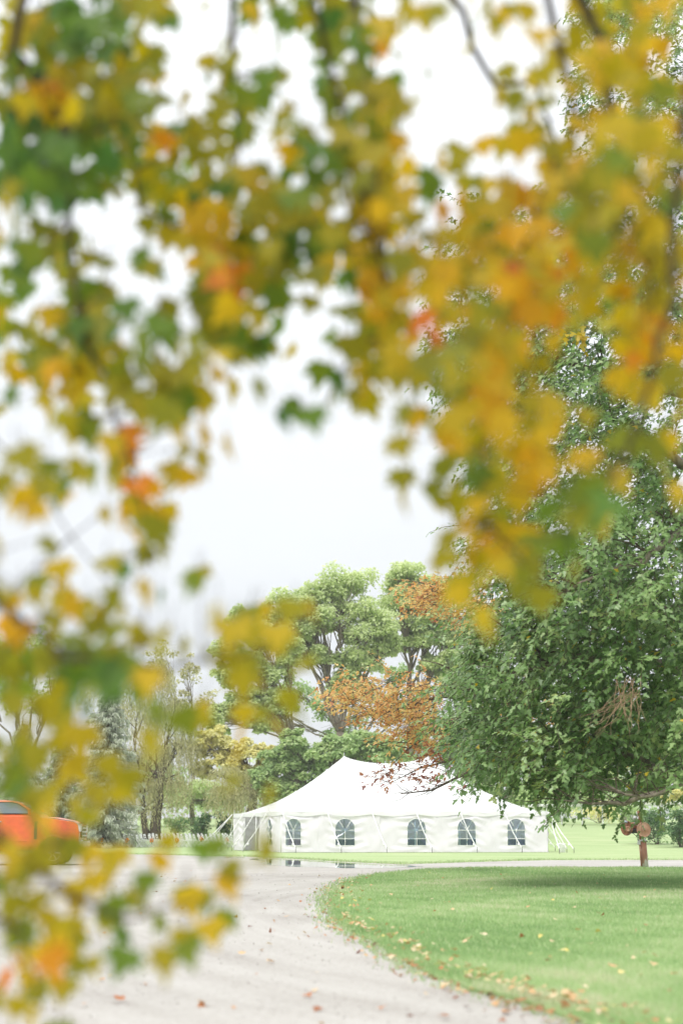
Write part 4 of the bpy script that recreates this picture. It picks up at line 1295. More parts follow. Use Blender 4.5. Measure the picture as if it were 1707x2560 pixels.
broad_tree('broadleaf_tree', 800, 112, [(690, 1895, 44, 34), (730, 1858, 44, 30), (655, 1945, 40, 30), (735, 1930, 52, 40), (790, 1905, 55, 40), (850, 1870, 60, 36), (905, 1860, 56, 34), (700, 1975, 42, 36), (960, 1880, 60, 40), (760, 1985, 55, 34)],
           L['mid'], 'low bushy green tree touching the slope of the tent roof on its left', group=G_BACK, trunk_r=.25, sub=12, per=280, leaf=.24)
broad_tree('broadleaf_tree', 1100, 116, [(1050, 1870, 60, 44), (1120, 1880, 60, 50), (1180, 1920, 60, 50), (1240, 1970, 60, 45), (1300, 1990, 60, 40), (1130, 1810, 60, 40), (1200, 1830, 60, 50)],
           L['mid'], 'green tree just behind the right slope of the tent roof', group=G_BACK, trunk_r=.25, sub=10, per=130, leaf=.22)
broad_tree('broadleaf_tree', 600, 117, [(505, 1862, 34, 28), (545, 1850, 38, 30), (600, 1880, 42, 32), (510, 1925, 34, 30), (590, 1925, 36, 24), (655, 1880, 30, 24), (560, 1895, 36, 28), (645, 1930, 28, 20)],
           L['yellow'], 'yellow leaved tree with dark limbs left of the tent', group=G_BACK, fork=(640, 1985), bark='bark', trunk_r=.26, sub=10, per=190, leaf=.22, tint0=.5)
willow_tree('willow_tree', 640, 113, [(570, 1930, 50, 20), (630, 1945, 50, 22), (672, 1975, 36, 18), (560, 1980, 40, 18), (600, 1985, 40, 18)], L['willow'],
            'drooping grey green willow beside the left end of the tent', [(640, 632, .2, 1985)], leaf=.26, strands=110, trunk_r=.2, hang=(1.2, 2.8))
willow_tree('willow_tree', 385, 116, [(245, 1690, 55, 36), (320, 1700, 62, 46), (395, 1690, 46, 46), (430, 1790, 55, 46), (335, 1790, 66, 46), (455, 1870, 48, 38), (375, 1890, 72, 40), (300, 1900, 60, 40), (420, 1960, 60, 30), (340, 1970, 60, 30)], L['willow'],
            'large olive willow with two brown trunks behind the rows of white chairs', [(366, 352, .28, 1975), (390, 405, .44, 1930)], leaf=.27, strands=170, hang=(1.2, 3.6))
broad_tree('broadleaf_tree', 480, 150, [(470, 1790, 40, 50), (520, 1760, 40, 44), (440, 1750, 36, 40), (400, 1640, 46, 40), (470, 1680, 40, 40)], L['willow'],
           'thin pale tree with a see-through crown far behind the large willow', group=G_BACK, trunk_r=.25, sub=7, per=60, leaf=.24)
broad_tree('broadleaf_tree', 330, 148, [(190, 1930, 60, 44), (260, 1955, 60, 40), (340, 1960, 60, 40), (425, 1985, 60, 36), (500, 1985, 60, 36), (390, 1900, 50, 40), (560, 2000, 50, 30)],
           L['light'], 'wide pale green tree filling the gap behind the two willow trunks', group=G_BACK, trunk_r=.25, sub=11, per=160, leaf=.28)
spruce(262, 104, 1660, 3.1, 'tall blue grey spruce with drooping boughs behind the chairs, nearest the large willow')
spruce(48, 99, 1800, 3.0, 'blue grey spruce directly behind the cab of the orange pickup')
spruce(150, 110, 1800, 2.6, 'darker green spruce between the two blue grey ones', tint=.3)
broad_tree('broadleaf_tree', 60, 128, [(0, 1640, 70, 50), (80, 1610, 60, 50), (150, 1680, 60, 50), (30, 1730, 60, 50), (-60, 1700, 60, 60), (120, 1760, 60, 40)], L['mid'],
           'green tree at the left edge rising behind the spruces', group=G_BACK, trunk_r=.35, sub=9, per=110, leaf=.24)
G_SH = 'shrubs along the edge of the meadow'
shrub(500, 2060, 113, 34, 28, L['shrub'], 'round green shrub behind the chairs, left of the tent guy straps', G_SH)
shrub(560, 2055, 115, 30, 30, L['shrub'], 'green shrub closest to the left end of the tent', G_SH)
shrub(440, 2062, 124, 30, 20, L['mid'], 'pale low shrub right of the willow trunks', G_SH)
shrub(1640, 2060, 108, 46, 34, L['shrub'], 'dark green shrub right behind the rusty post', G_SH, n=34)
shrub(1700, 2060, 104, 42, 40, L['shrub'], 'dark green shrub at the right edge of the photo', G_SH, n=34)
shrub(1770, 2060, 106, 50, 50, L['shrub'], 'dark green shrub just past the right edge', G_SH, n=30)
shrub(1580, 2040, 135, 40, 26, L['mid'], 'pale green shrub behind the left disc of the rusty post', G_SH)
shrub(1500, 2030, 160, 55, 26, L['yellow'], 'tan and yellow thicket under the green maple at the top of the meadow', G_SH, leaf=.18)
shrub(1400, 2025, 165, 60, 30, L['mid'], 'pale thicket beyond the right tent corner', G_SH, leaf=.2)
broad_tree('broadleaf_tree', 1560, 150, [(1450, 1960, 70, 40), (1540, 1940, 70, 50), (1640, 1950, 70, 50), (1720, 1930, 70, 60), (1360, 1960, 60, 40), (1600, 1890, 70, 40), (1700, 1850, 70, 50), (1480, 1890, 70, 40)],
           L['light'], 'pale green tree far up the meadow showing through gaps in the maple', group=G_BACK, trunk_r=.3, sub=9, per=90, leaf=.28)
broad_tree('broadleaf_tree', 1730, 140, [(1690, 1985, 24, 16), (1740, 1975, 30, 20), (1665, 1995, 18, 12)], L['yellow'], 'small amber tree above the white rail at the right edge', group=G_BACK, trunk_r=.15, sub=8, per=80, leaf=.22)

# far woods closing the horizon
def far_woods():
    C, R = [], []
    for i in range(420):
        x = random.uniform(-120, 120); y = random.uniform(200, 260)
        z0 = terrain(y); h = random.uniform(2.5, 8.0)
        C.append((x, y, z0 + random.uniform(0, h))); r = random.uniform(1.6, 3.2); R.append((r, r, r * .8))
    pos, nr, idx, d = clump_leaves(np.array(C), np.array(R), 70)
    n = len(pos)
    o = leaf_cloud('far_woods', pos, norm(d + RNG.normal(0, .5, (n, 3))), nr, .55 * (.6 + .8 * RNG.random(n)), np.clip(.45 + .25 * RNG.normal(size=len(C))[idx] + RNG.normal(0, .15, n), 0, 1), T_QUAD, L['mid'])
far_woods()

# white rail fence up the meadow, pale shed behind the spruce
def rail_fence():
    a, b = at(1300, 2016, 150), at(1760, 2007, 150)
    r = setp(empty('rail_fence', (a.x, a.y, terrain(150))), 'long white rail running behind the right shrubs at the top of the meadow', 'fence')
    n = 9
    for i in range(n):
        p, q = a.lerp(b, i / n), a.lerp(b, (i + 1) / n)
        mb = MB(); mb.tube([p - r.location, q - r.location - Vector((.05, 0, 0))], .2, 10); mb.build('rail', M['white_metal'], r, True)
    for i in range(n + 1):
        p = a.lerp(b, i / n); mb = MB(); mb.box((p.x - r.location.x, .1, (p.z - r.location.z) / 2 - .1), (.12, .12, p.z - r.location.z)); mb.build('post', M['white_metal'], r)
rail_fence()
def shed():
    p = gx(300, 140)
    r = empty('shed', p, .1, 'small white shed glimpsed behind the drooping spruce boughs', 'shed')
    mb = MB(); mb.box((0, 0, 1.1), (3.2, 2.4, 2.2)); mb.build('wall', M['white_metal'], r)
    mb = MB(); mb.add([(-1.8, -1.4, 2.2), (1.8, -1.4, 2.2), (1.8, 1.4, 2.2), (-1.8, 1.4, 2.2), (-1.8, 0, 3.0), (1.8, 0, 3.0)], [(0, 1, 5, 4), (2, 3, 4, 5), (1, 2, 5), (3, 0, 4), (3, 2, 1, 0)])
    mb.build('roof', plain('shed_roof', (.3, .3, .3)), r)
    mb = MB(); mb.box((.3, -1.22, .95), (.9, .05, 1.9)); mb.build('door', plain('shed_door', (.5, .5, .5)), r)
shed()

# ---------------------------------------------------------------- big green maple on the right
def green_maple():
    YT = 33.0
    base = gx(2010, YT)
    root = tree_root('maple_tree', base, 'big glossy green maple filling the right side, its low boughs hanging over the tent', 'tree')
    B = np.array(base)
    ys = [-60, 0, 200, 400, 500, 560, 700, 900, 1000, 1100, 1250, 1330, 1420, 1500, 1560, 1650, 1750, 1850, 1920, 1980, 2040]
    xl = [1440, 1430, 1410, 1490, 1300, 1120, 1075, 1070, 1100, 1180, 1150, 1140, 1150, 1160, 1095, 1070, 1070, 1105, 1180, 1225, 1270]
    dn = [.45, .5, .55, .55, .5, .6, .7, .75, .7, .55, .6, .7, .85, .95, 1.1, 1.15, 1.15, 1.15, 1.1, .9, .7]
    yb = lambda x: np.interp(x, [1150, 1200, 1300, 1400, 1445, 1500, 1600, 1660, 1707, 1900], [1960, 1985, 1995, 2005, 2045, 2050, 2045, 2015, 1995, 1980])
    cl = []
    tries = 0
    while len(cl) < 720 and tries < 40000:
        tries += 1
        y = random.uniform(-80, 2045)
        x = random.uniform(1060, 1930)
        L_ = np.interp(y, ys, xl)
        if x < L_ + (48 if y < 1400 else 70) or y > yb(x) - 78: continue
        if random.random() > np.interp(y, ys, dn) * (1.0 if x < 1720 else .45): continue
        Y = random.triangular(26.0, 39.0, 29.0) - .0
        # the crown's rim is at the trunk's depth
        rim = max(0, 1 - (x - L_) / 260)
        Y = Y * (1 - .6 * rim) + 32 * .6 * rim
        cl.append(np.array(at(x, y, Y)))
    cl += [np.array(at(x, y, 29.5)) for x, y in ((1440, 1945), (1450, 1930), (1425, 1935), (1230, 1900), (1260, 1920), (1330, 1930), (1375, 1930))]
    P, Tp, Nn, Tt = [], [], [], []
    twigs = MB()
    for c in cl:
        out = c - (B + np.array([0, 0, c[2] * .8])); out[2] = 0; out = out / (np.linalg.norm(out) + 1e-6)
        ct = random.gauss(.42, .13)
        bright = random.random() < .28  # some clumps get a lighter tint, painting in the leaf sheen
        if bright: ct += .25
        for w in range(11):
            dr = norm(out + RNG.normal(0, .65, 3) + np.array([0, 0, -.25]))
            ln = random.uniform(.45, .85)
            st = c + RNG.normal(0, .28, 3)
            m = random.randint(9, 13)
            t_ = (np.arange(m) + .5) / m
            q = st[None] + dr[None] * ln * t_[:, None]; q[:, 2] -= .22 * t_ ** 2
            lat = norm(np.cross(dr, np.array([0, 0, 1.0])))
            sgn = np.where(np.arange(m) % 2 == 0, 1, -1)[:, None]
            tp = dr[None] * .6 + lat[None] * sgn * .8 + np.array([[0, 0, -.55]]) + RNG.normal(0, .3, (m, 3))
            nn = np.array([[0, 0, 1.0]]) + out[None] * .55 + RNG.normal(0, .4, (m, 3))
            P.append(q + RNG.normal(0, .03, q.shape)); Tp.append(tp); Nn.append(nn)
            Tt.append(np.clip(ct + RNG.normal(0, .13, m), .02, .93))
            twigs.tube([st - B, q[m // 2] - B, q[-1] - B], [.008, .006, .003], 3, False)
    P, Tp, Nn, Tt = np.concatenate(P), np.concatenate(Tp), np.concatenate(Nn), np.concatenate(Tt)
    n = len(P)
    yel = RNG.random(n) < .007
    Tt[yel] = 1.0
    sz = .115 + .06 * RNG.random(n)
    # the nearest leaves each as a part of their own
    dist = P[:, 1] + (np.abs(P[:, 0] / P[:, 1]) > .23) * 100 + ((P[:, 2] - CAM_H) / P[:, 1] > .5) * 100 - sz * 20
    order = np.argsort(dist)
    one, rest = order[:260], order[260:]
    single_leaves(P[one], Tp[one], Nn[one], sz[one], Tt[one], T_LOBE, 'green', L['green'], root)
    leaf_cloud('foliage', P[rest] - B, Tp[rest], Nn[rest], sz[rest], Tt[rest], T_LOBE, L['green'], root)
    # the cluster of clear yellow leaves
    m = 16
    yc = np.array([at(random.gauss(1445, 17), random.gauss(832, 10), 27.5) for _ in range(m)])
    single_leaves(yc, rdir(m) + np.array([[0, -.3, -1.0]]), rdir(m) * .4 + np.array([[0, -1, .6]]), np.full(m, .2), np.full(m, 1.0), T_LOBE, 'green', L['green'], root)
    setp(twigs.build('twigs', M['bark'], root), kind='stuff')
    # trunk and big limbs
    mb = MB(); mb.tube([(0, 0, -.2), (.05, 0, 2), (-.1, 0, 5), (.1, .1, 9), (0, .2, 15)], [.62, .5, .44, .34, .15], 14); mb.build('trunk', M['bark_grey'], root, True)
    limbs = [([(2010, 1500, 33), (1850, 1290, 31), (1707, 1325, 28.5), (1640, 1372, 28), (1611, 1404, 27.8), (1524, 1426, 27.6), (1440, 1462, 27.8), (1385, 1490, 28)], .10),
             ([(2010, 1800, 33), (1850, 1880, 30), (1707, 1957, 27.5), (1650, 1983, 27.2), (1600, 1992, 27), (1560, 1986, 27), (1520, 1964, 27.4)], .06),
             ([(2010, 1250, 33), (1850, 1210, 31), (1707, 1165, 29), (1660, 1130, 29), (1600, 1115, 29.5), (1540, 1080, 30)], .13),
             ([(2010, 1700, 33), (1800, 1700, 31), (1600, 1650, 30), (1450, 1640, 29.5), (1300, 1680, 30), (1200, 1730, 31)], .15),
             ([(2010, 900, 33), (1850, 800, 32), (1650, 760, 31), (1450, 700, 31), (1300, 690, 31.5)], .12),
             ([(2010, 1100, 33), (1800, 1000, 32), (1600, 960, 31), (1400, 900, 31), (1200, 880, 31.5)], .12),
             ([(2010, 600, 33), (1850, 400, 32.5), (1650, 250, 32), (1500, 130, 32)], .12),
             ([(1700, 1957, 28), (1600, 1900, 29), (1480, 1850, 29.5), (1350, 1880, 30), (1240, 1930, 31)], .08),
             ([(1640, 1983, 27.2), (1560, 2010, 27.4), (1480, 2010, 28), (1400, 2000, 28.5)], .05),
             ([(1850, 1450, 32), (1700, 1520, 30), (1550, 1540, 29.5), (1400, 1560, 29.5), (1290, 1600, 30)], .1)]
    for pts, r in limbs:
        w = [Vector(at(*p)) - base for p in pts]
        mm = []
        for a, b in zip(w[:-1], w[1:]):
            mm += [a, a.lerp(b, .5) + Vector((random.uniform(-.04, .04), 0, random.uniform(-.05, .05)))]
        mm.append(w[-1])
        mb = MB(); mb.tube(mm, [r * (1.15 - .9 * i / (len(mm) - 1)) for i in range(len(mm))], 8)
        lo = mb.build('limb', M['bark_grey'], root, True)
        mb = MB()
        for i in range(2, len(mm), 1):
            for q in range(2):
                e = mm[i] + Vector((random.uniform(-1.3, .4), random.uniform(-.8, .5), random.uniform(-.25, .9)))
                mb.tube(limb_pts(mm[i], e, .06, 4, .06), [r * .28, r * .22, r * .16, r * .1, r * .05], 5)
        setp(mb.build('branches', M['bark'], lo), kind='stuff')
    # hanging bunch of dead twigs
    mb = MB()
    for k_ in range(26):
        a = at(random.uniform(1535, 1605), random.uniform(1690, 1740), 26.5 + random.uniform(-.3, .3))
        b = at(random.choice((random.gauss(1490, 26), random.gauss(1582, 16))), random.uniform(1770, 1850), 26.1 + random.uniform(-.2, .2))
        mb.tube([p - base for p in limb_pts(a, b, -.06, 6, .03)], [.006, .0055, .005, .0045, .004, .003, .002], 4, False)
    mb.build('dead_twigs', M['dead_twig'], root)
green_maple()

# ---------------------------------------------------------------- copper oak branches
def copper_oak():
    YT = 47.0
    base = gx(1900, YT)
    root = tree_root('oak_tree', base, 'oak with copper orange autumn leaves, boughs reaching in front of the tent roof', 'tree')
    B = np.array(base)
    regions = [((975, 1750), 100, 40, 22), ((1020, 1790), 90, 46, 18), ((915, 1745), 60, 22, 9), ((1060, 1815), 80, 40, 7), ((1125, 1480), 80, 36, 20), ((1190, 1515), 70, 30, 10), ((1095, 1740), 60, 40, 7), ((1010, 1925), 70, 18, 4), ((1070, 1490), 40, 24, 6),
               ((1130, 1840), 60, 50, 5), ((1085, 1925), 60, 24, 5), ((1310, 1790), 60, 50, 8), ((1450, 1790), 60, 50, 8), ((1580, 1840), 50, 40, 6)]
    P, Tp, Nn, Tt = [], [], [], []
    tw = MB()
    for (c, rx, ry, k) in regions:
        for i in range(k):
            q = at(random.gauss(c[0], rx * .55), random.gauss(c[1], ry * .55), 42 + random.uniform(-2.2, 2.2))
            q = np.array(q)
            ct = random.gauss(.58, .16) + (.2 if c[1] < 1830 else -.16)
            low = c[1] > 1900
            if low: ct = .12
            for w in range(3 if low else 5):
                dr = norm(np.array([-1.0, 0, -.15]) + RNG.normal(0, .55, 3))
                ln = random.uniform(.35, .8)
                st = q + RNG.normal(0, .22, 3)
                m = random.randint(8, 12)
                t_ = (np.arange(m) + .5) / m
                pp = st[None] + dr[None] * ln * t_[:, None] + RNG.normal(0, .045, (m, 3))
                P.append(pp); Tp.append(dr[None] + RNG.normal(0, .6, (m, 3)) + np.array([[0, 0, -.3]])); Nn.append(np.array([[0, -.2, 1.0]]) + RNG.normal(0, .5, (m, 3)))
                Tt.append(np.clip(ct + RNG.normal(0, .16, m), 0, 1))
                tw.tube([st - dr * .3 - B, st - B, pp[-1] - B], [.008, .006, .003], 3, False)
    P, Tp, Nn, Tt = map(np.concatenate, (P, Tp, Nn, Tt))
    n = len(P)
    sz = .10 + .06 * RNG.random(n)
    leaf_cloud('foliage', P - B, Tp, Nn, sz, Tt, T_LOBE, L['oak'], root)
    setp(tw.build('twigs', M['bark_dark'], root), kind='stuff')
    mb = MB(); mb.tube([(0, 0, -.2), (0, 0, 3), (-.2, 0, 7), (0, 0, 12)], [.5, .42, .36, .2], 12); mb.build('trunk', M['bark'], root, True)
    for pts, r in (([(1900, 1750, 47), (1600, 1780, 44), (1300, 1760, 42.5), (1160, 1790, 42), (1080, 1830, 42), (1010, 1880, 42)], .13),
                   ([(1900, 1550, 47), (1500, 1560, 44), (1250, 1530, 42.5), (1160, 1490, 42), (1080, 1470, 42)], .11),
                   ([(1900, 1850, 47), (1500, 1850, 44), (1250, 1900, 42.5), (1150, 1940, 42), (1080, 1975, 42), (1000, 1985, 42)], .08),
                   ([(1300, 1760, 42.5), (1100, 1740, 42), (980, 1780, 42), (900, 1770, 42)], .07),
                   ([(1250, 1900, 42.5), (1130, 1900, 42), (1050, 1920, 42), (970, 1960, 42)], .045)):
        w = [Vector(at(*p)) - base for p in pts]
        mb = MB(); mb.tube(w, [r * (1.1 - .95 * i / (len(w) - 1)) for i in range(len(w))], 7); lo = mb.build('limb', M['bark'], root, True)
        mb = MB()
        for a, b in zip(w[1:-1], w[2:]):
            for q in range(6):
                s_ = a.lerp(b, random.random()); e = s_ + Vector((random.uniform(-1.7, -.2), random.uniform(-.6, .6), random.uniform(-.8, .5)))
                mb.tube(limb_pts(s_, e, .05, 4, .05), [r * .15, r * .12, r * .09, r * .06, r * .03], 4)
        setp(mb.build('branches', M['bark'], lo), kind='stuff')
copper_oak()

# ================================================================== FALLEN LEAVES
def fallen():
    GRP = 'fallen leaves scattered along the lawn edge'
    pts = []
    E = LAWN_EDGE
    seg = []
    for i in range(6, len(E) - 1):
        seg.append((E[i], E[i + 1]))
    def edge_pt(bias):
        a, b = random.choice(seg)
        t_ = random.random()
        p = a.lerp(b, t_)
        d = (b - a).normalized(); nrm_ = Vector((-d.y, d.x))
        return p + nrm_ * random.gauss(0.05, bias * (.5 + p.y * .022))
    litter = []
    for i in range(430):
        p = edge_pt(.26); litter.append((p.x, p.y))
    for i in range(190):
        Y = 8 * (45 / 8) ** random.random(); X = random.uniform(-.27 * Y, .27 * Y); litter.append((X, Y))
    q = np.array(litter); n = len(q)
    onl = inpoly(q[:, 0], q[:, 1], LAWN)
    pos = np.stack([q[:, 0], q[:, 1], np.where(onl, .085, .03)], 1)
    tint = np.clip(np.where(onl, .66, .45) + RNG.normal(0, .25, n), 0, 1)
    size = .028 + .032 * RNG.random(n) + .0007 * q[:, 1]
    leaf_cloud('leaf_litter', pos[:, :] , np.concatenate([RNG.normal(size=(n, 2)), RNG.normal(0, .25, (n, 1))], 1), np.array([[0, 0, 1.0]]) + RNG.normal(0, .35, (n, 3)), size, tint, T_MAPLE_S, L['litter'])
    # the larger ones nearest the camera, each on its own
    spots = []
    for i in range(900):
        p = edge_pt(.22)
        if 8.6 < p.y < 20 and abs(p.x) < .25 * p.y: spots.append((p.x, p.y))
        if len(spots) >= 90: break
    for (a, b) in ((1320, 2285), (1440, 2285), (1512, 2288), (1618, 2333), (1215, 2362), (1442, 2348), (1630, 2413), (1634, 2437), (1500, 2260), (1377, 2379), (994, 2264), (1608, 2258), (1172, 2371), (1530, 2448), (1680, 2468), (1476, 2385),
                   (504, 2520), (956, 2530), (206, 2522), (302, 2514), (897, 2386), (801, 2532), (1017, 2556), (605, 2395), (680, 2370), (765, 2498), (1122, 2555)):
        p = gp(a, b); spots.append((p.x, p.y))
    sp = np.array(spots); m = len(sp)
    on2 = inpoly(sp[:, 0], sp[:, 1], LAWN)
    for i in range(m):
        t_ = float(np.clip((.7 if on2[i] else .42) + random.gauss(0, .2), .05, 1))
        kind = 'dark red' if t_ < .2 else 'orange' if t_ < .5 else 'tan' if t_ < .85 else 'yellow'
        where = 'lying on the lawn grass' if on2[i] else 'lying on the gravel drive'
        o = link('fallen_leaf', leaf_variant('litter', T_MAPLE, t_, L['litter']))
        s = random.uniform(.05, .085)
        o.scale = (s, s, s)
        o.rotation_euler = (random.uniform(-.4, .4), random.uniform(-.4, .4), random.uniform(0, 6.28))
        o.location = (sp[i][0], sp[i][1], .095 if on2[i] else .035)
        setp(o, f'curled {kind} fallen leaf {where}', 'fallen leaf', GRP + (' on the grass' if on2[i] else ' on the gravel') + ', ' + kind)
fallen()

# ================================================================== NEAR MAPLE WITH HANGING BRANCHES
DENS = ["77663445873344866", "78751445762234766", "99751554672135466", "99866436672144666", "88765676576566877",
        "52125886674788877", "56224887777888888", "45532853487888788", "56655752486885378", "56456122474884257",
        "36545213323886344", "23545200003776443", "32273000004566532", "21251000000565321", "13123000000354100",
        "77543455000010000", "88634663000000000", "88523243000000000", "88433220000000000", "45542200000000000",
        "44310010000000000", "66532320000000000", "66654330000000000", "65423400000000000", "65310000000000000", "52000000000000000"]
# open sky between the boughs, in the 1568-wide view: x, y, rx, ry
GAPS = [(355, 88, 30, 26), (430, 60, 34, 34), (425, 130, 46, 60), (455, 205, 40, 40), (510, 30, 36, 22), (515, 62, 26, 18), (880, 20, 38, 36), (920, 160, 70, 26), (940, 110, 36, 40), (1050, 130, 66, 60), (1005, 215, 66, 34), (1085, 200, 40, 60),
        (1045, 270, 90, 44), (985, 330, 56, 50), (965, 385, 26, 24), (1190, 110, 30, 80), (1260, 20, 40, 30), (1270, 95, 26, 26), (1260, 210, 44, 28), (1185, 385, 40, 28), (1360, 245, 40, 30),
        (700, 120, 60, 50), (690, 210, 60, 30), (600, 120, 40, 40), (610, 340, 50, 18), (590, 370, 55, 18), (720, 260, 40, 40), (760, 180, 40, 18), (800, 240, 24, 24), (735, 320, 28, 28),
        (170, 510, 60, 36), (270, 530, 66, 50), (330, 560, 60, 30), (230, 570, 50, 20), (280, 640, 44, 60), (340, 680, 44, 40), (420, 740, 34, 60), (380, 620, 30, 60), (295, 760, 26, 24), (20, 600, 22, 34), (90, 640, 40, 24), (110, 690, 40, 30), (260, 480, 30, 20),
        (985, 520, 26, 46), (700, 760, 60, 60), (760, 690, 44, 26), (740, 820, 60, 44), (620, 860, 120, 40), (560, 960, 90, 60), (700, 900, 50, 40), (680, 1100, 180, 110), (820, 1020, 110, 40), (900, 930, 40, 40), (820, 1240, 190, 110), (640, 1280, 160, 90),
        (350, 1010, 52, 60), (40, 970, 50, 60), (100, 1010, 40, 44), (230, 1060, 34, 40), (60, 1100, 40, 40), (170, 1200, 70, 60), (40, 1300, 50, 60), (250, 1240, 50, 50), (420, 1290, 50, 40), (450, 1440, 50, 40), (320, 1460, 40, 26), (440, 1200, 40, 60), (480, 1120, 50, 60), (980, 1220, 40, 50), (1000, 900, 24, 50), (985, 800, 26, 40),
        (1350, 800, 70, 60), (1330, 900, 90, 60), (1440, 980, 80, 40), (1250, 1130, 30, 30), (1480, 1100, 60, 60), (1450, 1250, 70, 80),
        (250, 1750, 60, 100), (400, 1560, 60, 60), (420, 1760, 40, 60), (350, 1880, 50, 40), (40, 1890, 36, 26), (110, 1890, 30, 16), (95, 1945, 26, 26), (300, 2020, 30, 26), (180, 2000, 40, 26), (100, 2060, 40, 20), (400, 2120, 30, 30), (200, 2130, 40, 30), (130, 2140, 24, 30), (420, 1960, 40, 20), (560, 2090, 60, 60)]
WARM = [(110, 240, 60, .8), (330, 1080, 56, .96), (275, 1000, 36, .93), (540, 650, 46, .92), (60, 1420, 50, .84), (980, 760, 50, .85), (1030, 480, 60, .82), (1500, 800, 70, .86), (1230, 1080, 50, .84), (1100, 1240, 40, .8), (870, 120, 40, .8), (480, 540, 70, .8),
        (1250, 640, 100, .78), (900, 700, 70, .76), (370, 340, 50, .75), (1150, 880, 80, .76), (1440, 620, 60, .74), (100, 2230, 50, .8), (30, 2220, 50, .84), (380, 2050, 40, .78), (640, 360, 40, .78), (160, 900, 60, .72), (1200, 480, 90, .78)]
COOL = [(200, 60, 90, .12), (60, 330, 80, .1), (180, 380, 60, .1), (700, 560, 60, .14), (1080, 1090, 50, .15), (1290, 1200, 80, .2), (1210, 1350, 60, .3), (1350, 1150, 60, .25), (680, 1480, 40, .2), (230, 1560, 60, .22), (200, 1580, 60, .15), (330, 1640, 50, .26), (590, 1900, 40, .3), (480, 1960, 40, .25),
        (700, 420, 50, .2), (980, 1110, 50, .25), (330, 780, 60, .2), (1470, 1050, 60, .3), (1550, 500, 60, .3), (560, 1990, 40, .3), (530, 2130, 30, .28), (330, 2130, 40, .3), (1010, 440, 40, .18), (40, 1560, 80, .35)]

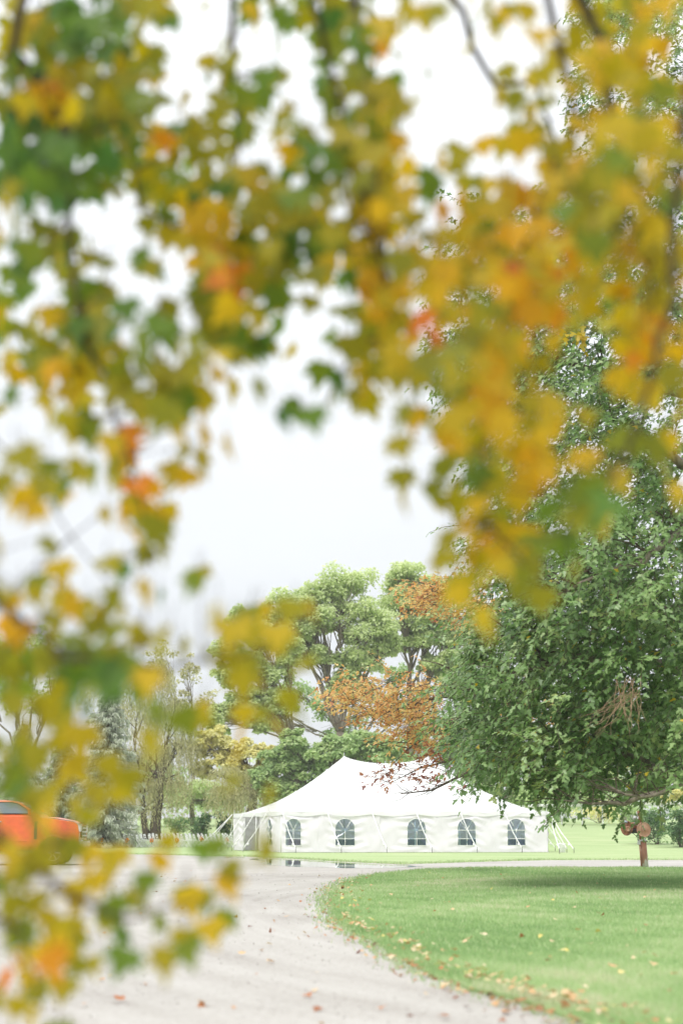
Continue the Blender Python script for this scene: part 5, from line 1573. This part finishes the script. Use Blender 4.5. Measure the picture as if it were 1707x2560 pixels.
def front_maple():
    base = Vector((-2.6, -1.4, 0.012))
    root = tree_root('maple_tree', base, 'nearest maple, its out of focus green and golden leaves framing the whole view', 'tree')
    B = np.array(base)
    S = 1707 / 1568
    cent, n_by = [], []
    for r, row in enumerate(DENS):
        for c, ch in enumerate(row):
            dv = int(ch)
            if dv == 0: continue
            small = r < 10 and c < 10
            m_ = dv / 9 * (15.5 if small else 9.8 if r < 15 else 8.2 if (c < 4 and r < 18) else 6.2)
            k = int(m_) + (random.random() < m_ - int(m_))
            g = math.ceil(math.sqrt(max(1, k)))
            cells = [(i, j) for i in range(g) for j in range(g)]
            random.shuffle(cells)
            for i, j in cells[:k]:
                cent.append((c * 100 + (i + random.random()) * 100 / g + random.gauss(0, 6), r * 100 + (j + random.random()) * 100 / g + random.gauss(0, 6)))
    # beyond the frame: the boughs carry on above and to the sides
    for _ in range(500):
        x, y = random.choice(((random.uniform(-350, 2050), random.uniform(-420, 0)), (random.uniform(-380, 0), random.uniform(-300, 2500)), (random.uniform(1707, 2050), random.uniform(-300, 1250))))
        cent.append((x, y))
    P, Tp, Nn, Sz, Tt = [], [], [], [], []
    for (x, y) in cent:
        vx, vy = x / S, y / S
        D = 3.25 + .3 * math.sin(vx * .009 + 1.3) * math.cos(vy * .008) + random.gauss(0, .22)
        if vx < 900 and vy < 950: D += .25
        D = min(4.6, max(2.25, D))
        s = random.uniform(.062, .094) if (vx < 900 and vy < 950) else random.uniform(.058, .09)
        rp = s * FPX / D / S * .06                       # leaf half size in view pixels
        bad = False
        for gx_, gy_, rx, ry in GAPS:
            a, b = rx * .82 + rp, ry * .82 + rp
            if ((vx - gx_) / a) ** 2 + ((vy - gy_) / b) ** 2 < 1: bad = True; break
        if bad and random.random() > .05: continue
        # colour by bough
        t_ = .50 + .08 * math.sin(vx * .0052 + .6) * math.sin(vy * .0071 + 1.0) + .05 * math.sin(vx * .021 + vy * .017) + random.gauss(0, .15)
        if vx > 850: t_ += .06
        if vx < 820 and vy < 980: t_ -= .13
        if vx < 420 and vy < 480: t_ -= .05
        t_ = min(t_, .76)
        for hx, hy, hr, hv in WARM:
            if (vx - hx) ** 2 + (vy - hy) ** 2 < hr * hr: t_ = hv - (.06 if hv < .9 else .03) + random.gauss(0, .1)
        for hx, hy, hr, hv in COOL:
            if (vx - hx) ** 2 + (vy - hy) ** 2 < hr * hr: t_ = hv + random.gauss(0, .08)
        tip = np.array([random.gauss(0, .45), random.gauss(0, .35), -1.0])
        nr = np.array([random.gauss(0, .85), -.5 + random.gauss(0, .75), .65 + random.gauss(0, .4)])
        p = np.array(at(x, y, D))
        p = p - norm(tip) * s * .45
        P.append(p); Tp.append(tip); Nn.append(nr); Sz.append(s); Tt.append(min(1, max(0, t_)))
    P, Tp, Nn, Sz, Tt = map(np.array, (P, Tp, Nn, Sz, Tt))
    infr = (np.abs(P[:, 0] / P[:, 1]) < .25) & ((P[:, 2] - CAM_H) / P[:, 1] < .62) & ((P[:, 2] - CAM_H) / P[:, 1] > -.13)
    score = Sz / P[:, 1] + infr * 10
    order = np.argsort(-score)
    one, rest = order[:300], order[300:]
    single_leaves(P[one], Tp[one], Nn[one], Sz[one], Tt[one], T_MAPLE, 'front', L['front'], root)
    leaf_cloud('foliage', P[rest] - B, Tp[rest], Nn[rest], Sz[rest], Tt[rest], T_MAPLE, L['front'], root)
    # trunk, limbs overhead, hanging branches
    mb = MB(); mb.tube([(0, 0, -.2), (.05, .05, 1.5), (.1, .1, 3.2), (.2, .3, 5.2), (.3, .5, 7.5)], [.42, .33, .28, .2, .12], 14); mb.build('trunk', M['bark'], root, True)
    br = [([(800, -120), (830, 150), (862, 400), (890, 600), (905, 720)], 3.4, .016), ([(1280, -120), (1400, 180), (1440, 500), (1490, 640)], 3.1, .017),
          ([(1000, -100), (1110, 178), (1230, 205), (1290, 380), (1270, 560)], 3.9, .014), ([(60, -100), (40, 110), (150, 320), (180, 700), (300, 1050), (350, 1280)], 3.3, .015),
          ([(-120, 1250), (60, 1450), (200, 1520), (420, 1540), (640, 1490)], 3.0, .013), ([(520, -120), (545, 300), (500, 560), (560, 720)], 3.7, .013),
          ([(-140, 1800), (60, 1960), (160, 2060), (310, 2110), (480, 2060)], 2.9, .011), ([(-100, 900), (100, 1120), (250, 1330), (330, 1450)], 3.5, .004),
          ([(1640, -100), (1560, 300), (1530, 700), (1440, 1040), (1300, 1220)], 2.9, .015), ([(1320, 300), (1180, 620), (1130, 900), (1110, 1200)], 3.3, .011),
          ([(250, -120), (270, 200), (330, 460), (480, 620)], 3.6, .012), ([(-120, 2050), (40, 2150), (90, 2280)], 2.8, .009), ([(905, 720), (830, 800), (760, 900), (700, 980)], 3.4, .006)]
    B2 = []
    for pts, D, r in br:
        w = [at(x * S, y * S, D) for x, y in pts]
        fine = []
        for a, b in zip(w[:-1], w[1:]):
            for i in range(4):
                fine.append(a.lerp(b, i / 4) + Vector((random.uniform(-.012, .012), random.uniform(-.03, .03), random.uniform(-.012, .012))))
        fine.append(w[-1])
        # carry the branch up and back to a limb near the trunk
        up = fine[0] + Vector((-.25, -.3, .9))
        if pts[0][0] < 0: up = fine[0] + Vector((-.7, -.2, .7))
        full = [base + Vector((.12, .15, max(2.2, min(5.0, up.z)))), base.lerp(up, .55) * 1 + Vector((0, 0, 0)) if False else (base + Vector((.12, .15, max(2.2, min(5.0, up.z))))).lerp(up, .55) + Vector((0, 0, .25)), up] + fine
        nn_ = len(full)
        rad = [r * 3.0, r * 2.2, r * 1.6] + [r * .7 * (1.25 - 1.0 * i / (nn_ - 4)) for i in range(nn_ - 3)]
        mb = MB(); mb.tube([p - base for p in full], rad, 8); mb.build('branch', M['bark_dark'], root, True)
        B2 += fine
    B2 = np.array([tuple(p) for p in B2])
    tw = MB()
    for i in range(len(P)):
        b0 = Vector(P[i]) - base
        tw.tube([b0, b0 + Vector((random.uniform(-.012, .012), random.uniform(-.02, .02), .045))], [.0012, .0014], 3, False)
        if i % 2: continue
        d = np.linalg.norm(B2 - P[i][None], axis=1); j = int(np.argmin(d))
        if d[j] > .22: continue
        a = Vector(B2[j]) - base; b = Vector(P[i]) - base
        m = a.lerp(b, .5) + Vector((0, 0, .04 * d[j]))
        tw.tube([a, m, b], [.0026, .002, .0012], 3, False)
    setp(tw.build('twigs', M['bark_dark'], root), kind='stuff')
front_maple()

# ================================================================== AIR
def air():  # thin volume added to lift the dark tones of distant things
    m = bpy.data.materials.new('pale_air'); m.use_nodes = True
    t = m.node_tree
    for n in list(t.nodes): t.nodes.remove(n)
    o = t.nodes.new('ShaderNodeOutputMaterial'); v = t.nodes.new('ShaderNodeVolumePrincipled')
    v.inputs['Density'].default_value = 0.0005
    v.inputs['Color'].default_value = (0.97, 0.985, 1.0, 1)
    v.inputs['Anisotropy'].default_value = 0.1
    t.links.new(v.outputs[0], o.inputs['Volume'])
    mb = MB(); mb.box((0, 370, 14.5), (840, 900, 33))
    setp(mb.build('haze', m), kind='stuff')
air()
